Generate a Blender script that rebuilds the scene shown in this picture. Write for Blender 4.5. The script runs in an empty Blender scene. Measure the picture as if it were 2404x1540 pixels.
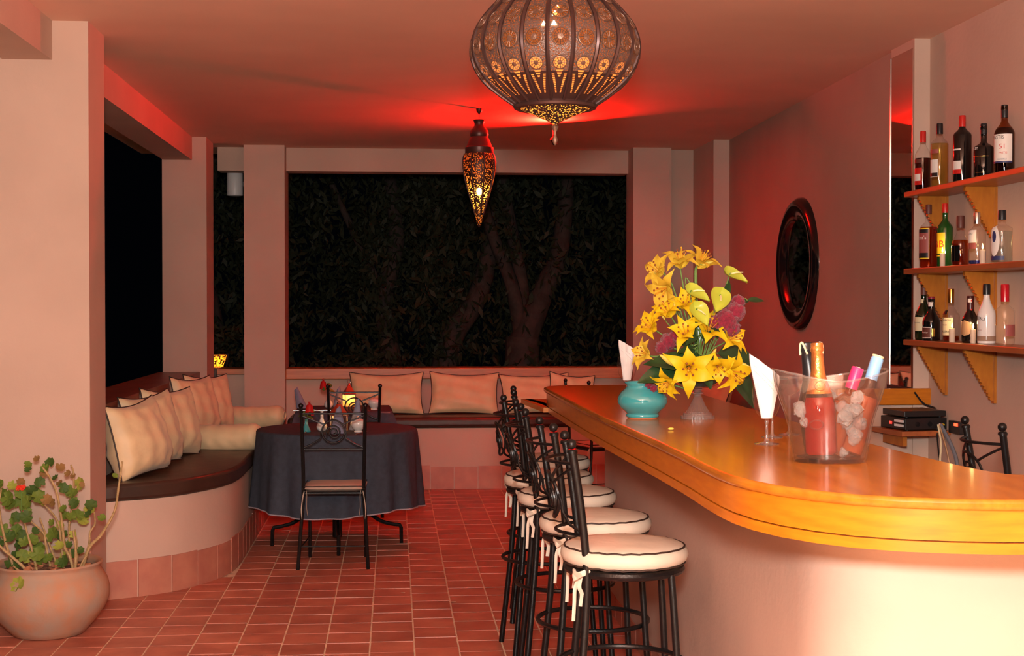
import bpy, math, random
from mathutils import Vector, Matrix, Quaternion
R = random.Random(7)
PI = math.pi
scene = bpy.context.scene
COL = scene.collection

# ---------------------------------------------------------------- camera
cam = bpy.data.cameras.new('camera'); camo = bpy.data.objects.new('camera', cam); COL.objects.link(camo)
camo.location = (0, 0, 1.54)
camo.rotation_euler = (PI/2 - 0.01642, 0, -0.0825)
cam.sensor_width = 36.0; cam.lens = 36.0*3350/2404; cam.clip_start = .05; cam.clip_end = 200
scene.camera = camo
# ---------------------------------------------------------------- world, lights, exposure
w = bpy.data.worlds.new('night'); scene.world = w; w.use_nodes = True
w.node_tree.nodes['Background'].inputs[0].default_value = (.35, .45, .8, 1)
w.node_tree.nodes['Background'].inputs[1].default_value = .0012
def point(name, loc, power, color, radius):
    l = bpy.data.lights.new(name, 'POINT'); l.energy = power; l.color = color; l.shadow_soft_size = radius
    o = bpy.data.objects.new(name, l); COL.objects.link(o); o.location = loc; return o
point('camera_flash', (0.0, -.02, 1.83), 890, (.97, .965, .90), .11)        # the photographer's flash
point('warm_fill_light', (-.9, .2, 2.2), 170, (1, .45, .31), .2)      # unseen warm fill light, added to lift the ceiling and walls
vs = scene.view_settings
vs.view_transform = 'Standard'; vs.look = 'None'; vs.gamma = 1; vs.use_curve_mapping = False; vs.exposure = 0

# ---------------------------------------------------------------- helpers
def tag(o, label=None, cat=None, group=None, kind=None):
    if label: o['label'] = label
    if cat: o['category'] = cat
    if group: o['group'] = group
    if kind: o['kind'] = kind
    return o
def empty(name, loc=(0, 0, 0), rot=(0, 0, 0), label=None, cat=None, group=None):
    o = bpy.data.objects.new(name, None); COL.objects.link(o); o.location = loc; o.rotation_euler = rot
    o.empty_display_size = .05
    return tag(o, label, cat, group)
class MB:
    def __init__(s): s.v = []; s.f = []; s.m = []
    def add(s, vs_, fs, mi=0):
        b = len(s.v); s.v += [tuple(p) for p in vs_]; s.f += [tuple(b+i for i in q) for q in fs]; s.m += [mi]*len(fs); return s
    def box(s, x0, x1, y0, y1, z0, z1, mi=0):
        return s.add([(x0,y0,z0),(x1,y0,z0),(x1,y1,z0),(x0,y1,z0),(x0,y0,z1),(x1,y0,z1),(x1,y1,z1),(x0,y1,z1)],
              [(0,3,2,1),(4,5,6,7),(0,1,5,4),(1,2,6,5),(2,3,7,6),(3,0,4,7)], mi)
    def prism(s, pts, z0, z1, mi=0):
        n = len(pts); a = sum(pts[i][0]*pts[(i+1)%n][1]-pts[(i+1)%n][0]*pts[i][1] for i in range(n))
        if a < 0: pts = pts[::-1]
        return s.add([(x,y,z0) for x,y in pts]+[(x,y,z1) for x,y in pts],
              [tuple(range(n-1,-1,-1)), tuple(range(n,2*n))]+[(i,(i+1)%n,n+(i+1)%n,n+i) for i in range(n)], mi)
    def lathe(s, prof, seg=24, c=(0,0,0), sx=1, sy=1, mi=0, cap=True):
        vs_, fs = [], []; n = len(prof)
        for r, z in prof:
            for k in range(seg):
                a = 2*PI*k/seg; vs_.append((c[0]+r*sx*math.cos(a), c[1]+r*sy*math.sin(a), c[2]+z))
        for i in range(n-1):
            for k in range(seg):
                k2 = (k+1) % seg; fs.append((i*seg+k, i*seg+k2, (i+1)*seg+k2, (i+1)*seg+k))
        if cap:
            if prof[0][0] > 1e-5: fs.append(tuple(range(seg-1,-1,-1)))
            if prof[-1][0] > 1e-5: fs.append(tuple((n-1)*seg+k for k in range(seg)))
        return s.add(vs_, fs, mi)
    def tube(s, pts, rad, seg=8, closed=False, mi=0, flat=1.0):
        P = [Vector(p) for p in pts]; n = len(P)
        if not isinstance(rad, (list, tuple)): rad = [rad]*n
        T = []
        for i in range(n):
            a = P[(i-1) % n] if (closed or i > 0) else P[i]; b = P[(i+1) % n] if (closed or i < n-1) else P[i]
            t = b-a; T.append(t.normalized() if t.length > 1e-9 else Vector((0,0,1)))
        up = Vector((0,0,1)) if abs(T[0].z) < .9 else Vector((1,0,0))
        nrm = (up - T[0]*up.dot(T[0])).normalized(); vs_, fs = [], []
        for i in range(n):
            nrm = (nrm - T[i]*nrm.dot(T[i])); nrm = nrm.normalized() if nrm.length > 1e-6 else T[i].orthogonal().normalized()
            bi = T[i].cross(nrm)
            for k in range(seg):
                a = 2*PI*k/seg; vs_.append(P[i]+(nrm*math.cos(a)+bi*math.sin(a)*flat)*rad[i])
        for i in range(n if closed else n-1):
            j = (i+1) % n
            for k in range(seg):
                k2 = (k+1) % seg; fs.append((i*seg+k, i*seg+k2, j*seg+k2, j*seg+k))
        if not closed: fs += [tuple(range(seg-1,-1,-1)), tuple((n-1)*seg+k for k in range(seg))]
        return s.add(vs_, fs, mi)
    def ball(s, c, r, seg=12, rings=8, mi=0, sz=1):
        return s.lathe([(max(r*math.sin(PI*i/rings), 1e-6), -r*sz*math.cos(PI*i/rings)) for i in range(rings+1)], seg, c, mi=mi, cap=False)
    def grid(s, fn, nu, nv, mi=0, closed_u=False):
        vs_ = [fn(i/nu, j/nv) for j in range(nv+1) for i in range(nu+(0 if closed_u else 1))]
        W = nu if closed_u else nu+1
        return s.add(vs_, [(j*W+i, j*W+(i+1) % W, (j+1)*W+(i+1) % W, (j+1)*W+i) for j in range(nv) for i in range(nu)], mi)
    def mesh(s, name, mats, smooth=True, angle=40):
        me = bpy.data.meshes.new(name); me.from_pydata(s.v, [], s.f)
        for m_ in (mats if isinstance(mats, (list, tuple)) else [mats]): me.materials.append(m_)
        me.polygons.foreach_set('material_index', s.m)
        me.validate(); me.update()
        if smooth:
            me.polygons.foreach_set('use_smooth', [True]*len(me.polygons))
            try: me.set_sharp_from_angle(angle=math.radians(angle))
            except Exception: pass
        return me
    def obj(s, name, mats, parent=None, loc=(0,0,0), rot=(0,0,0), smooth=True, angle=40):
        return link(name, s.mesh(name, mats, smooth, angle), parent, loc, rot)
def link(name, me, parent=None, loc=(0,0,0), rot=(0,0,0), mat=None):
    o = bpy.data.objects.new(name, me); COL.objects.link(o)
    if parent is not None: o.parent = parent
    if mat is not None: o.matrix_local = mat
    else: o.location = loc; o.rotation_euler = rot
    return o
def bevel(o, wd, seg=2):
    b = o.modifiers.new('bevel', 'BEVEL'); b.width = wd; b.segments = seg; b.limit_method = 'ANGLE'; b.angle_limit = math.radians(40); return o
def copy_tree(o, parent=None):
    c = o.copy(); COL.objects.link(c); c.parent = parent
    for k in ('label',):
        if parent is None and k in c: del c[k]
    for ch in list(o.children): copy_tree(ch, c)
    return c
def smooth_path(pts, n=6):
    P = [Vector(p) for p in pts]; out = []
    for i in range(len(P)-1):
        p0 = P[max(i-1,0)]; p1 = P[i]; p2 = P[i+1]; p3 = P[min(i+2,len(P)-1)]
        for k in range(n):
            t = k/n
            out.append(.5*((2*p1)+(p2-p0)*t+(2*p0-5*p1+4*p2-p3)*t*t+(3*p1-p0-3*p2+p3)*t**3))
    out.append(P[-1]); return out
def facing(loc, d, roll=0, scale=1):
    q = Vector(d).normalized().to_track_quat('Z', 'Y')
    return Matrix.Translation(loc) @ q.to_matrix().to_4x4() @ Matrix.Rotation(roll, 4, 'Z') @ Matrix.Scale(scale, 4)
def text_mb(txt, size, fn, mb=None, mi=0):
    cu = bpy.data.curves.new('lettering', 'FONT'); cu.body = txt; cu.size = size; cu.align_x = 'CENTER'; cu.align_y = 'CENTER'; cu.resolution_u = 2
    t = bpy.data.objects.new('lettering', cu); COL.objects.link(t); bpy.context.view_layer.update()
    me = t.evaluated_get(bpy.context.evaluated_depsgraph_get()).to_mesh()
    v = [fn(p.co.x, p.co.y) for p in me.vertices]; f = [tuple(p.vertices) for p in me.polygons]
    COL.objects.unlink(t); bpy.data.objects.remove(t); bpy.data.curves.remove(cu)
    return (mb or MB()).add(v, f, mi)

# ---------------------------------------------------------------- materials
def newmat(name):
    m = bpy.data.materials.new(name); m.use_nodes = True; nt = m.node_tree; return m, nt, nt.nodes['Principled BSDF']
def mat(name, col, rough=.5, metal=0, spec=.5, var=0, scale=8, bump=0, bscale=60, col2=None, coat=0, stretch=None, trans=0, sheen=0, detail=3, rand=0):
    m, nt, b = newmat(name)
    b.inputs['Roughness'].default_value = rough; b.inputs['Metallic'].default_value = metal
    b.inputs['Specular IOR Level'].default_value = spec; b.inputs['Coat Weight'].default_value = coat; b.inputs['Coat Roughness'].default_value = .08
    b.inputs['Transmission Weight'].default_value = trans; b.inputs['Sheen Weight'].default_value = sheen
    b.inputs['Base Color'].default_value = (*col, 1)
    N, L = nt.nodes, nt.links
    if var or bump or col2:
        g = N.new('ShaderNodeNewGeometry') if stretch is None else N.new('ShaderNodeTexCoord')
        src = g.outputs['Position'] if stretch is None else g.outputs['Object']
        if stretch is not None:
            mp = N.new('ShaderNodeMapping'); mp.inputs['Scale'].default_value = stretch; L.new(src, mp.inputs['Vector']); src = mp.outputs['Vector']
    if var or col2:
        n = N.new('ShaderNodeTexNoise'); n.inputs['Scale'].default_value = scale; n.inputs['Detail'].default_value = detail; L.new(src, n.inputs['Vector'])
        rp = N.new('ShaderNodeValToRGB'); c2 = col2 or tuple(max(0, c*(1-var)) for c in col); c1 = col if col2 else tuple(min(1, c*(1+var)) for c in col)
        rp.color_ramp.elements[0].position = .32; rp.color_ramp.elements[1].position = .68
        rp.color_ramp.elements[0].color = (*c2, 1); rp.color_ramp.elements[1].color = (*c1, 1)
        L.new(n.outputs['Fac'], rp.inputs['Fac']); L.new(rp.outputs['Color'], b.inputs['Base Color'])
    if bump:
        n2 = N.new('ShaderNodeTexNoise'); n2.inputs['Scale'].default_value = bscale; n2.inputs['Detail'].default_value = 4; L.new(src, n2.inputs['Vector'])
        bp = N.new('ShaderNodeBump'); bp.inputs['Strength'].default_value = bump; bp.inputs['Distance'].default_value = .01
        L.new(n2.outputs['Fac'], bp.inputs['Height']); L.new(bp.outputs['Normal'], b.inputs['Normal'])
    if rand:
        oi = N.new('ShaderNodeObjectInfo'); mr = N.new('ShaderNodeMapRange'); mr.inputs[3].default_value = 1-rand; mr.inputs[4].default_value = 1+rand; L.new(oi.outputs['Random'], mr.inputs[0])
        hs = N.new('ShaderNodeHueSaturation'); L.new(mr.outputs[0], hs.inputs['Value']); src_ = b.inputs['Base Color'].links[0].from_socket; L.new(src_, hs.inputs['Color']); L.new(hs.outputs[0], b.inputs['Base Color'])
    return m
def emit(name, col, strength):
    m, nt, b = newmat(name); b.inputs['Base Color'].default_value = (*col, 1); b.inputs['Emission Color'].default_value = (*col, 1); b.inputs['Emission Strength'].default_value = strength; return m
def thin_glass(name, col=(1, 1, 1), refl=.12, rough=.02, haze=0, ior=1.35, hc=(.9, .85, .82)):
    m, nt, b = newmat(name); N, L = nt.nodes, nt.links; N.remove(b); out = N['Material Output']
    tr = N.new('ShaderNodeBsdfTransparent'); tr.inputs[0].default_value = (*col, 1)
    gl = N.new('ShaderNodeBsdfGlossy'); gl.inputs['Roughness'].default_value = rough
    lw = N.new('ShaderNodeLayerWeight'); lw.inputs['Blend'].default_value = .5
    pw = N.new('ShaderNodeMath'); pw.operation = 'POWER'; pw.inputs[1].default_value = 4; L.new(lw.outputs['Facing'], pw.inputs[0])
    fr = N.new('ShaderNodeMath'); fr.operation = 'MULTIPLY_ADD'; fr.inputs[1].default_value = .55+refl; fr.inputs[2].default_value = .03+refl*.12; fr.use_clamp = True; L.new(pw.outputs[0], fr.inputs[0])
    mx = N.new('ShaderNodeMixShader'); L.new(fr.outputs[0], mx.inputs[0]); L.new(tr.outputs[0], mx.inputs[1]); L.new(gl.outputs[0], mx.inputs[2])
    last = mx
    if haze:
        df = N.new('ShaderNodeBsdfDiffuse'); df.inputs[0].default_value = (*hc, 1)
        m2 = N.new('ShaderNodeMixShader'); m2.inputs[0].default_value = haze; L.new(mx.outputs[0], m2.inputs[1]); L.new(df.outputs[0], m2.inputs[2]); last = m2
    L.new(last.outputs[0], out.inputs['Surface']); return m
def translucent(name, col, mixd=.4, rough=.4, spec=.3, var=0, scale=40, col2=None):
    m, nt, b = newmat(name); N, L = nt.nodes, nt.links; out = N['Material Output']
    b.inputs['Base Color'].default_value = (*col, 1); b.inputs['Roughness'].default_value = rough; b.inputs['Specular IOR Level'].default_value = spec
    t = N.new('ShaderNodeBsdfTranslucent'); t.inputs[0].default_value = (*col, 1)
    if col2:
        g = N.new('ShaderNodeTexCoord'); n = N.new('ShaderNodeTexNoise'); n.inputs['Scale'].default_value = scale; L.new(g.outputs['Object'], n.inputs['Vector'])
        mc = N.new('ShaderNodeMix'); mc.data_type = 'RGBA'; mc.inputs[6].default_value = (*col, 1); mc.inputs[7].default_value = (*col2, 1)
        L.new(n.outputs['Fac'], mc.inputs[0]); L.new(mc.outputs[2], b.inputs['Base Color']); L.new(mc.outputs[2], t.inputs[0])
    mx = N.new('ShaderNodeMixShader'); mx.inputs[0].default_value = mixd
    L.new(b.outputs[0], mx.inputs[1]); L.new(t.outputs[0], mx.inputs[2]); L.new(mx.outputs[0], out.inputs['Surface']); return m

M = {}
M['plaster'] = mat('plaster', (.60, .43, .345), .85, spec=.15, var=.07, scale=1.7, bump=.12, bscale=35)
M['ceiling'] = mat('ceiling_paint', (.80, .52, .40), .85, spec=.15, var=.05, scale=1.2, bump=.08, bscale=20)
M['wall_dark'] = mat('muted_plaster', (.43, .33, .265), .85, spec=.12, var=.06, scale=1.5, bump=.12, bscale=40)  # red lowered in this colour to offset the red lamp's bounced light
M['grout'] = mat('grout', (.78, .55, .38), .9, var=.15, scale=20)
M['tile'] = mat('terracotta_tile', (.62, .215, .135), .42, spec=.4, var=0, col2=(.43, .125, .08), scale=6, bump=.15, bscale=25, detail=6, rand=.13)
M['skirt'] = mat('skirting_tile', (.56, .24, .16), .5, col2=(.46, .17, .12), scale=9, bump=.1, bscale=30)
M['wood'] = mat('varnished_orange_wood', (.47, .17, .015), .24, spec=.3, col2=(.34, .11, .010), scale=4, stretch=(9, .8, 9), coat=.15, detail=6)
M['wood_edge'] = mat('varnished_edge_wood', (.60, .19, .010), .28, spec=.45, col2=(.49, .14, .008), scale=5, stretch=(2, 2, 14), coat=.15, detail=5)
M['wood_sill'] = mat('reddish_sill_wood', (.62, .22, .07), .4, col2=(.47, .145, .05), scale=4, stretch=(1, 3, 14), detail=5)
M['wood_dark'] = mat('dark_sill_wood', (.26, .09, .05), .4, col2=(.16, .055, .03), scale=4, stretch=(3, 1, 12), detail=5)
M['wood_shelf'] = mat('shelf_wood', (.42, .13, .04), .35, col2=(.30, .085, .03), scale=4, stretch=(8, 1, 8), detail=5)
M['wood_bracket'] = mat('bracket_pine', (.50, .175, .016), .35, col2=(.37, .11, .011), scale=6, stretch=(4, 8, 1.5), detail=5)
M['iron'] = mat('black_iron', (.006, .0055, .006), .32, metal=.0, spec=.35, var=.3, scale=60, bump=.1, bscale=150)
M['cushion'] = mat('cream_cushion', (.67, .57, .46), .6, spec=.3, var=.05, scale=10, bump=.25, bscale=18)
M['pillow'] = mat('beige_satin', (.80, .60, .35), .45, spec=.3, var=.08, scale=7, bump=.5, bscale=9, sheen=.2)
M['pipe'] = mat('brown_piping', (.035, .016, .01), .6)
M['mattress'] = mat('brown_leatherette', (.050, .026, .018), .42, spec=.4, var=.25, scale=5, bump=.3, bscale=14)
M['cloth'] = mat('slate_tablecloth', (.050, .060, .082), .8, spec=.2, var=.12, scale=30, bump=.2, bscale=200)
M['hem'] = mat('satin_hem', (.45, .38, .42), .3)
M['turquoise'] = mat('turquoise_glaze', (.050, .31, .335), .08, spec=.6, var=.08, scale=14, coat=.6)
M['unglazed'] = mat('unglazed_clay', (.6, .22, .10), .8)
M['white_ceramic'] = mat('white_ceramic', (.80, .74, .70), .12, spec=.6, coat=.3)
M['napkin'] = mat('white_paper_napkin', (.86, .82, .80), .8, spec=.2, var=.02, scale=40)
M['napkin_blue'] = mat('blue_grey_napkin', (.20, .21, .30), .8, var=.08, scale=60)
M['glass'] = thin_glass('clear_glass')
M['glass_cut'] = thin_glass('pressed_glass', (.95, .95, .94), .3, .06, haze=.02)
M['glass_bright'] = thin_glass('bright_cut_glass', (.97, .97, .96), .75, .08, haze=.045, hc=(.95, .93, .92))
M['acrylic'] = thin_glass('clear_acrylic', (.97, .96, .95), .35, .03, haze=.010)
M['ice'] = thin_glass('ice', (.97, .97, .97), .6, .03, haze=.12)
m_, nt_, b_ = newmat('clear_ice'); b_.inputs['Transmission Weight'].default_value = 1; b_.inputs['Roughness'].default_value = .04; b_.inputs['IOR'].default_value = 1.31
_d = nt_.nodes.new('ShaderNodeBsdfDiffuse'); _d.inputs[0].default_value = (.9, .88, .86, 1); _m = nt_.nodes.new('ShaderNodeMixShader'); _m.inputs[0].default_value = .2
nt_.links.new(b_.outputs[0], _m.inputs[1]); nt_.links.new(_d.outputs[0], _m.inputs[2]); nt_.links.new(_m.outputs[0], nt_.nodes['Material Output'].inputs['Surface']); M['ice'] = m_
M['mirror'] = mat('mirror_glass', (.82, .82, .82), .02, metal=1)
M['chrome'] = mat('chrome_edge', (.8, .75, .7), .15, metal=1)
M['silver'] = mat('silver_cutlery', (.8, .78, .75), .2, metal=1)
M['black_gloss'] = mat('black_lacquer', (.008, .007, .008), .12, spec=.6)
M['black_plastic'] = mat('black_plastic', (.012, .011, .012), .4)
M['white_plastic'] = mat('white_plastic', (.75, .75, .75), .4)
M['terracotta'] = mat('weathered_terracotta', (.50, .235, .13), .85, spec=.1, col2=(.40, .30, .23), scale=9, bump=.3, bscale=18, detail=9)
M['soil'] = mat('dry_soil', (.16, .08, .045), .95, var=.4, scale=60, bump=.8, bscale=60)
M['brass'] = mat('aged_brass', (.20, .115, .08), .42, metal=.55, var=.25, scale=50, bump=.2, bscale=120)
M['brass_dark'] = mat('dark_bronze_rib', (.085, .045, .04), .38, metal=.6)
M['stalk'] = mat('flower_stalk', (.13, .24, .05), .6)
M['leaf_dark'] = mat('glossy_dark_leaf', (.02, .055, .018), .28, spec=.5, var=.2, scale=30)
M['lily'] = translucent('lily_petal', (.86, .66, .016), .25, .5, col2=(.82, .54, .008), scale=14)
M['lily_pale'] = translucent('pale_lily_petal', (.80, .62, .07), .25, .5, col2=(.68, .47, .03), scale=18)
M['bud'] = translucent('lily_bud', (.84, .68, .12), .15, .5, col2=(.70, .62, .12), scale=30)
M['stamen'] = mat('stamen', (.75, .36, .02), .7)
M['anther'] = mat('anther', (.22, .06, .01), .8)
M['spathe'] = translucent('lime_spathe', (.55, .62, .07), .2, .3, col2=(.42, .52, .05), scale=10)
M['spadix'] = mat('spadix', (.85, .72, .35), .7)
M['celosia'] = mat('magenta_celosia', (.27, .006, .035), .85, col2=(.14, .003, .018), scale=90, bump=.6, bscale=140, sheen=.3)
def plain(name, col, rough=.4, **k):
    if name not in M: M[name] = mat(name, col, rough, **k)
    return M[name]

# ================================================================ the setting
H = 2.92
def struct(name, mb, m, label, smooth=False, cat='structure'):
    o = mb.obj(name, m, smooth=smooth); return tag(o, label, cat, kind='structure')
floor = struct('floor', MB().box(-2.6, 3.4, -3, 13.2, -.12, -.0025), M['grout'], 'sandy grout bed of the terracotta tiled terrace floor', cat='floor')
struct('ceiling', MB().box(-2.3, 3.4, -3, 13.3, H, H+.2), M['ceiling'], 'flat dusky pink plaster ceiling glowing red around the lanterns', cat='ceiling')
# benches' plan, needed for the tiles
curve = [(-1.52,7.545),(-1.455,7.588),(-1.36,7.632),(-1.266,7.694),(-1.185,7.765),(-1.12,7.85),(-1.06,7.955),(-1.01,8.06),(-.968,8.17),(-.937,8.30),(-.922,8.45),(-.915,8.62)]
def in_bench(x, y):
    if y > 11.95: return True
    if y > 7.5 and x < -.93:
        for (xa, ya), (xb, yb) in zip(curve, curve[1:]):
            if xa <= x <= xb: return y > ya+(yb-ya)*(x-xa)/(xb-xa)+.08
        return x < -1.5 or y > 8.3
    return False
TS = .199
tx, ty = .0970, .0991
tme = MB().add([(-tx,-ty,-.007),(tx,-ty,-.007),(tx,ty,-.007),(-tx,ty,-.007),(-tx+.0015,-ty+.0015,0),(tx-.0015,-ty+.0015,0),(tx-.0015,ty-.0015,0),(-tx+.0015,ty-.0015,0)],
               [(4,5,6,7),(0,1,5,4),(1,2,6,5),(2,3,7,6),(3,0,4,7)]).mesh('tile', M['tile'], smooth=False)
cells = []
for c in range(-11, 14):
    xc = -.309+TS*(c+.5); off = R.uniform(-.022, .022)+(.05 if c % 5 == 2 else 0)
    for r in range(-16, 30):
        yc = 6.324+TS*1.02*(r+.5)+off
        if not in_bench(xc, yc): cells.append((xc, yc))
seen = sorted([p for p in cells if p[1] > 6.15 and -2.0 < p[0]*6.3/p[1]*1.0 and -1.95 < p[0] < 1.15], key=lambda p: p[1])[:300]
sset = set(seen); rest = MB()
for xc, yc in cells:
    j = R.uniform(-.0012, .0004); a = R.uniform(-.006, .006)
    if (xc, yc) in sset: link('tile', tme, floor, (xc, yc, j), (R.uniform(-.003,.003), R.uniform(-.003,.003), a))
    else:
        rest.add([(xc+p.co.x, yc+p.co.y, p.co.z+j) for p in tme.vertices], [tuple(p.vertices) for p in tme.polygons])
o = rest.obj('tile_field', M['tile'], floor, smooth=False); o['kind'] = 'stuff'

struct('column', MB().box(-2.25, -1.483, 7.12, 7.5, 0, H), M['plaster'], 'wide pale plaster column in front behind the potted geranium', cat='column')
struct('column', MB().box(-1.9, -1.54, 11.95, 12.4, 0, H), M['plaster'], 'corner plaster column at the far end of the left bench', cat='column')
struct('column', MB().box(-1.293, -.943, 12.5, 12.95, 0, H), M['plaster'], 'plaster column between the narrow opening and the wide garden opening', cat='column')
struct('column', MB().box(2.097, 2.436, 12.43, 12.8, 0, H), M['plaster'], 'plaster column at the right end of the wide garden opening', cat='column')
struct('column', MB().box(2.668, 2.803, 11.79, 12.75, 0, H), M['plaster'], 'slim plaster pilaster where the mauve right wall meets the back', cat='column')
struct('beam', MB().box(-1.89, -1.655, -3, 7.12, 2.73, H), M['plaster'], 'plaster ceiling beam running towards the viewer at the upper left corner', cat='beam')
struct('beam', MB().box(-1.89, -1.655, 7.5, 11.95, 2.73, H), M['plaster'], 'plaster ceiling beam above the dark left opening', cat='beam')
struct('beam', MB().box(-1.54, -1.293, 12.7, 12.92, 2.715, H), M['plaster'], 'short lintel above the narrow opening with the white lamp', cat='beam')
struct('beam', MB().box(-.943, 2.097, 12.7, 12.92, 2.715, H), M['plaster'], 'long plaster lintel above the wide garden opening', cat='beam')
struct('wall_left', MB().box(-1.9, -1.615, 7.5, 11.95, 0, .94), M['plaster'], 'low plaster parapet wall behind the left bench', cat='wall')
struct('wall_back', MB().box(-.943, 2.097, 12.64, 12.88, 0, .95), M['plaster'], 'low plaster parapet wall under the wide garden opening', cat='wall')
struct('wall_back_narrow', MB().box(-1.54, -1.293, 12.64, 12.88, 0, .95), M['plaster'], 'low plaster parapet wall under the narrow opening', cat='wall')
struct('wall_back_right', MB().box(2.436, 2.668, 12.6, 12.8, 0, H), M['plaster'], 'recessed plaster wall strip right of the garden opening', cat='wall')
struct('wall_right', MB().prism([(2.715,7.57),(3.1,7.57),(3.1,11.79),(2.803,11.79)], 0, H), M['wall_dark'], 'mauve-looking plaster right wall carrying the round mirror', cat='wall')
struct('wall_pier', MB().box(2.692, 3.1, 7.225, 7.57, 0, H), M['plaster'], 'pale plaster pier carrying the tall narrow mirror', cat='wall')
struct('wall_bar', MB().box(2.775, 3.1, -3, 7.225, 0, H), M['plaster'], 'plaster wall carrying the bottle shelves behind the bar', cat='wall')
struct('wall_half', MB().box(2.28, 2.692, 7.235, 7.35, 0, 1.02), M['plaster'], 'low plaster wall closing the end of the bar below the orange board', cat='wall')
o = struct('trim_1', MB().box(-1.93, -1.596, 7.5, 11.945, .84, .985), M['wood_dark'], 'dark brown wooden sill along the left parapet', cat='sill'); bevel(o, .006)
o = struct('trim_2', MB().box(-.943, 2.097, 12.58, 12.9, .885, .982), M['wood_sill'], 'reddish wooden sill under the wide garden opening', cat='sill'); bevel(o, .006)
o = struct('trim_3', MB().box(-1.54, -1.293, 12.58, 12.9, .93, .982), M['wood_sill'], 'short reddish wooden sill under the narrow opening', cat='sill'); bevel(o, .006)
o = struct('trim_4', MB().box(2.28, 2.784, 7.193, 7.225, 1.02, 1.105), M['wood_edge'], 'orange wooden board on the low wall below the tall mirror', cat='trim'); bevel(o, .005)

# ---------------------------------------------------------------- masonry bench
bench = empty('masonry_bench', (0,0,0), label='built-in pink plaster bench with a terracotta skirting running around the terrace', cat='bench')
plan = [(-1.6,7.545)]+curve+[(-.915,11.89),(2.2,11.89),(2.2,9.2),(2.72,9.2),(2.72,11.74),(2.62,11.74),(2.62,12.4),(-1.5,12.4),(-1.5,11.93),(-1.6,11.93)]
MB().prism(plan, 0, .51).obj('bench_base', M['plaster'], bench, smooth=True, angle=40)
def skirting(path, parent, h, name='skirting_tile', step=.199, t=.006, mat_=None, skip0=0, z0=0):
    pts = [Vector((x, y, 0)) for x, y in path]; d = [0]
    for a, b in zip(pts, pts[1:]): d.append(d[-1]+(b-a).length)
    def at(s_):
        for i in range(len(d)-1):
            if s_ <= d[i+1]+1e-9:
                u = (s_-d[i])/(d[i+1]-d[i]); return pts[i].lerp(pts[i+1], u)
        return pts[-1]
    s_ = skip0
    while s_ < d[-1]-.03:
        e = min(s_+step-.008, d[-1]); n = 4; mb = MB(); vs_ = []; hh = h+R.uniform(-.007, .007)
        for k in range(n+1):
            p = at(s_+(e-s_)*k/n); q = at(min(s_+(e-s_)*k/n+.01, d[-1]))-at(max(s_+(e-s_)*k/n-.01, 0)); q.normalize(); nn = Vector((q.y, -q.x, 0))
            a = p+nn*t; vs_ += [(a.x,a.y,z0),(a.x,a.y,z0+hh),(p.x,p.y,z0+hh),(p.x,p.y,z0)]
        fs = []
        for k in range(n):
            b0, b1 = 4*k, 4*k+4; fs += [(b0,b1,b1+1,b0+1),(b0+1,b1+1,b1+2,b0+2)]
        fs += [(0,1,2,3),(4*n+3,4*n+2,4*n+1,4*n)]
        mb.add(vs_, fs).obj(name, mat_ or M['skirt'], parent, smooth=True, angle=30); s_ += step
skirting(curve+[(-.915,11.87)], bench, .192)
skirting([(-.89,11.89),(2.18,11.89)], bench, .192)
def slab(name, poly, z0, z1, m, label, cat, bv=.03, seg=3):
    o = MB().prism(poly, z0, z1).obj(name, m, smooth=True, angle=35); bevel(o, bv, seg); return tag(o, label, cat)
def offs(c, d): return [(x+d, y-d*.4) for x, y in c]
slab('bench_mattress', [(-1.59,7.53)]+offs(curve, .022)+[(-.893,11.86),(-.893,11.88),(-1.53,11.88),(-1.59,11.88)], .512, .602, M['mattress'], 'dark brown leatherette mattress with a rounded end on the left bench', 'mattress')
slab('bench_mattress', [(-.88,11.868),(2.18,11.868),(2.18,12.38),(-.88,12.38)], .512, .602, M['mattress'], 'long dark brown leatherette mattress on the bench under the garden opening', 'mattress')
slab('bench_mattress', [(2.19,9.2),(2.70,9.2),(2.70,11.72),(2.19,11.72)], .512, .602, M['mattress'], 'dark brown mattress on the right bench behind the bar', 'mattress')

# ---------------------------------------------------------------- bar
outer = [(.955,7.39),(.86,7.375),(.79,7.32),(.759,7.22),(.757,7.08),(.761,6.4),(.766,5.8),(.779,5.2),(.79,4.82),(.805,4.35),(.813,3.95),(.812,3.7),(.815,3.56),(.824,3.45),(.845,3.345),(.884,3.24),(.94,3.15),(1.01,3.075),(1.1,3.02),(1.2,2.985),(1.31,2.962),(1.5,2.95),(1.8,2.945),(2.775,2.945)]
inner = [(2.775,3.38),(1.66,3.385),(1.57,3.395),(1.52,3.425),(1.495,3.5),(1.476,3.64),(1.455,3.9),(1.442,4.2),(1.44,5),(1.44,7.39)]
def inset(path, d):
    out = []
    for i, (x, y) in enumerate(path):
        a = path[max(i-1,0)]; b = path[min(i+1,len(path)-1)]; tx, ty = b[0]-a[0], b[1]-a[1]; l = math.hypot(tx, ty); out.append((x-ty/l*d, y+tx/l*d))
    return out
o = MB().prism(outer+inner, 1.095, 1.12).obj('bar_worktop', M['wood'], smooth=True, angle=35); bevel(o, .009, 3)
tag(o, 'glossy orange varnished wooden worktop of the curved bar', 'bar top')
bar = empty('bar_counter', (0,0,0), label='curved bar counter with orange wooden fascia on a pink plaster base', cat='bar')
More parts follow.
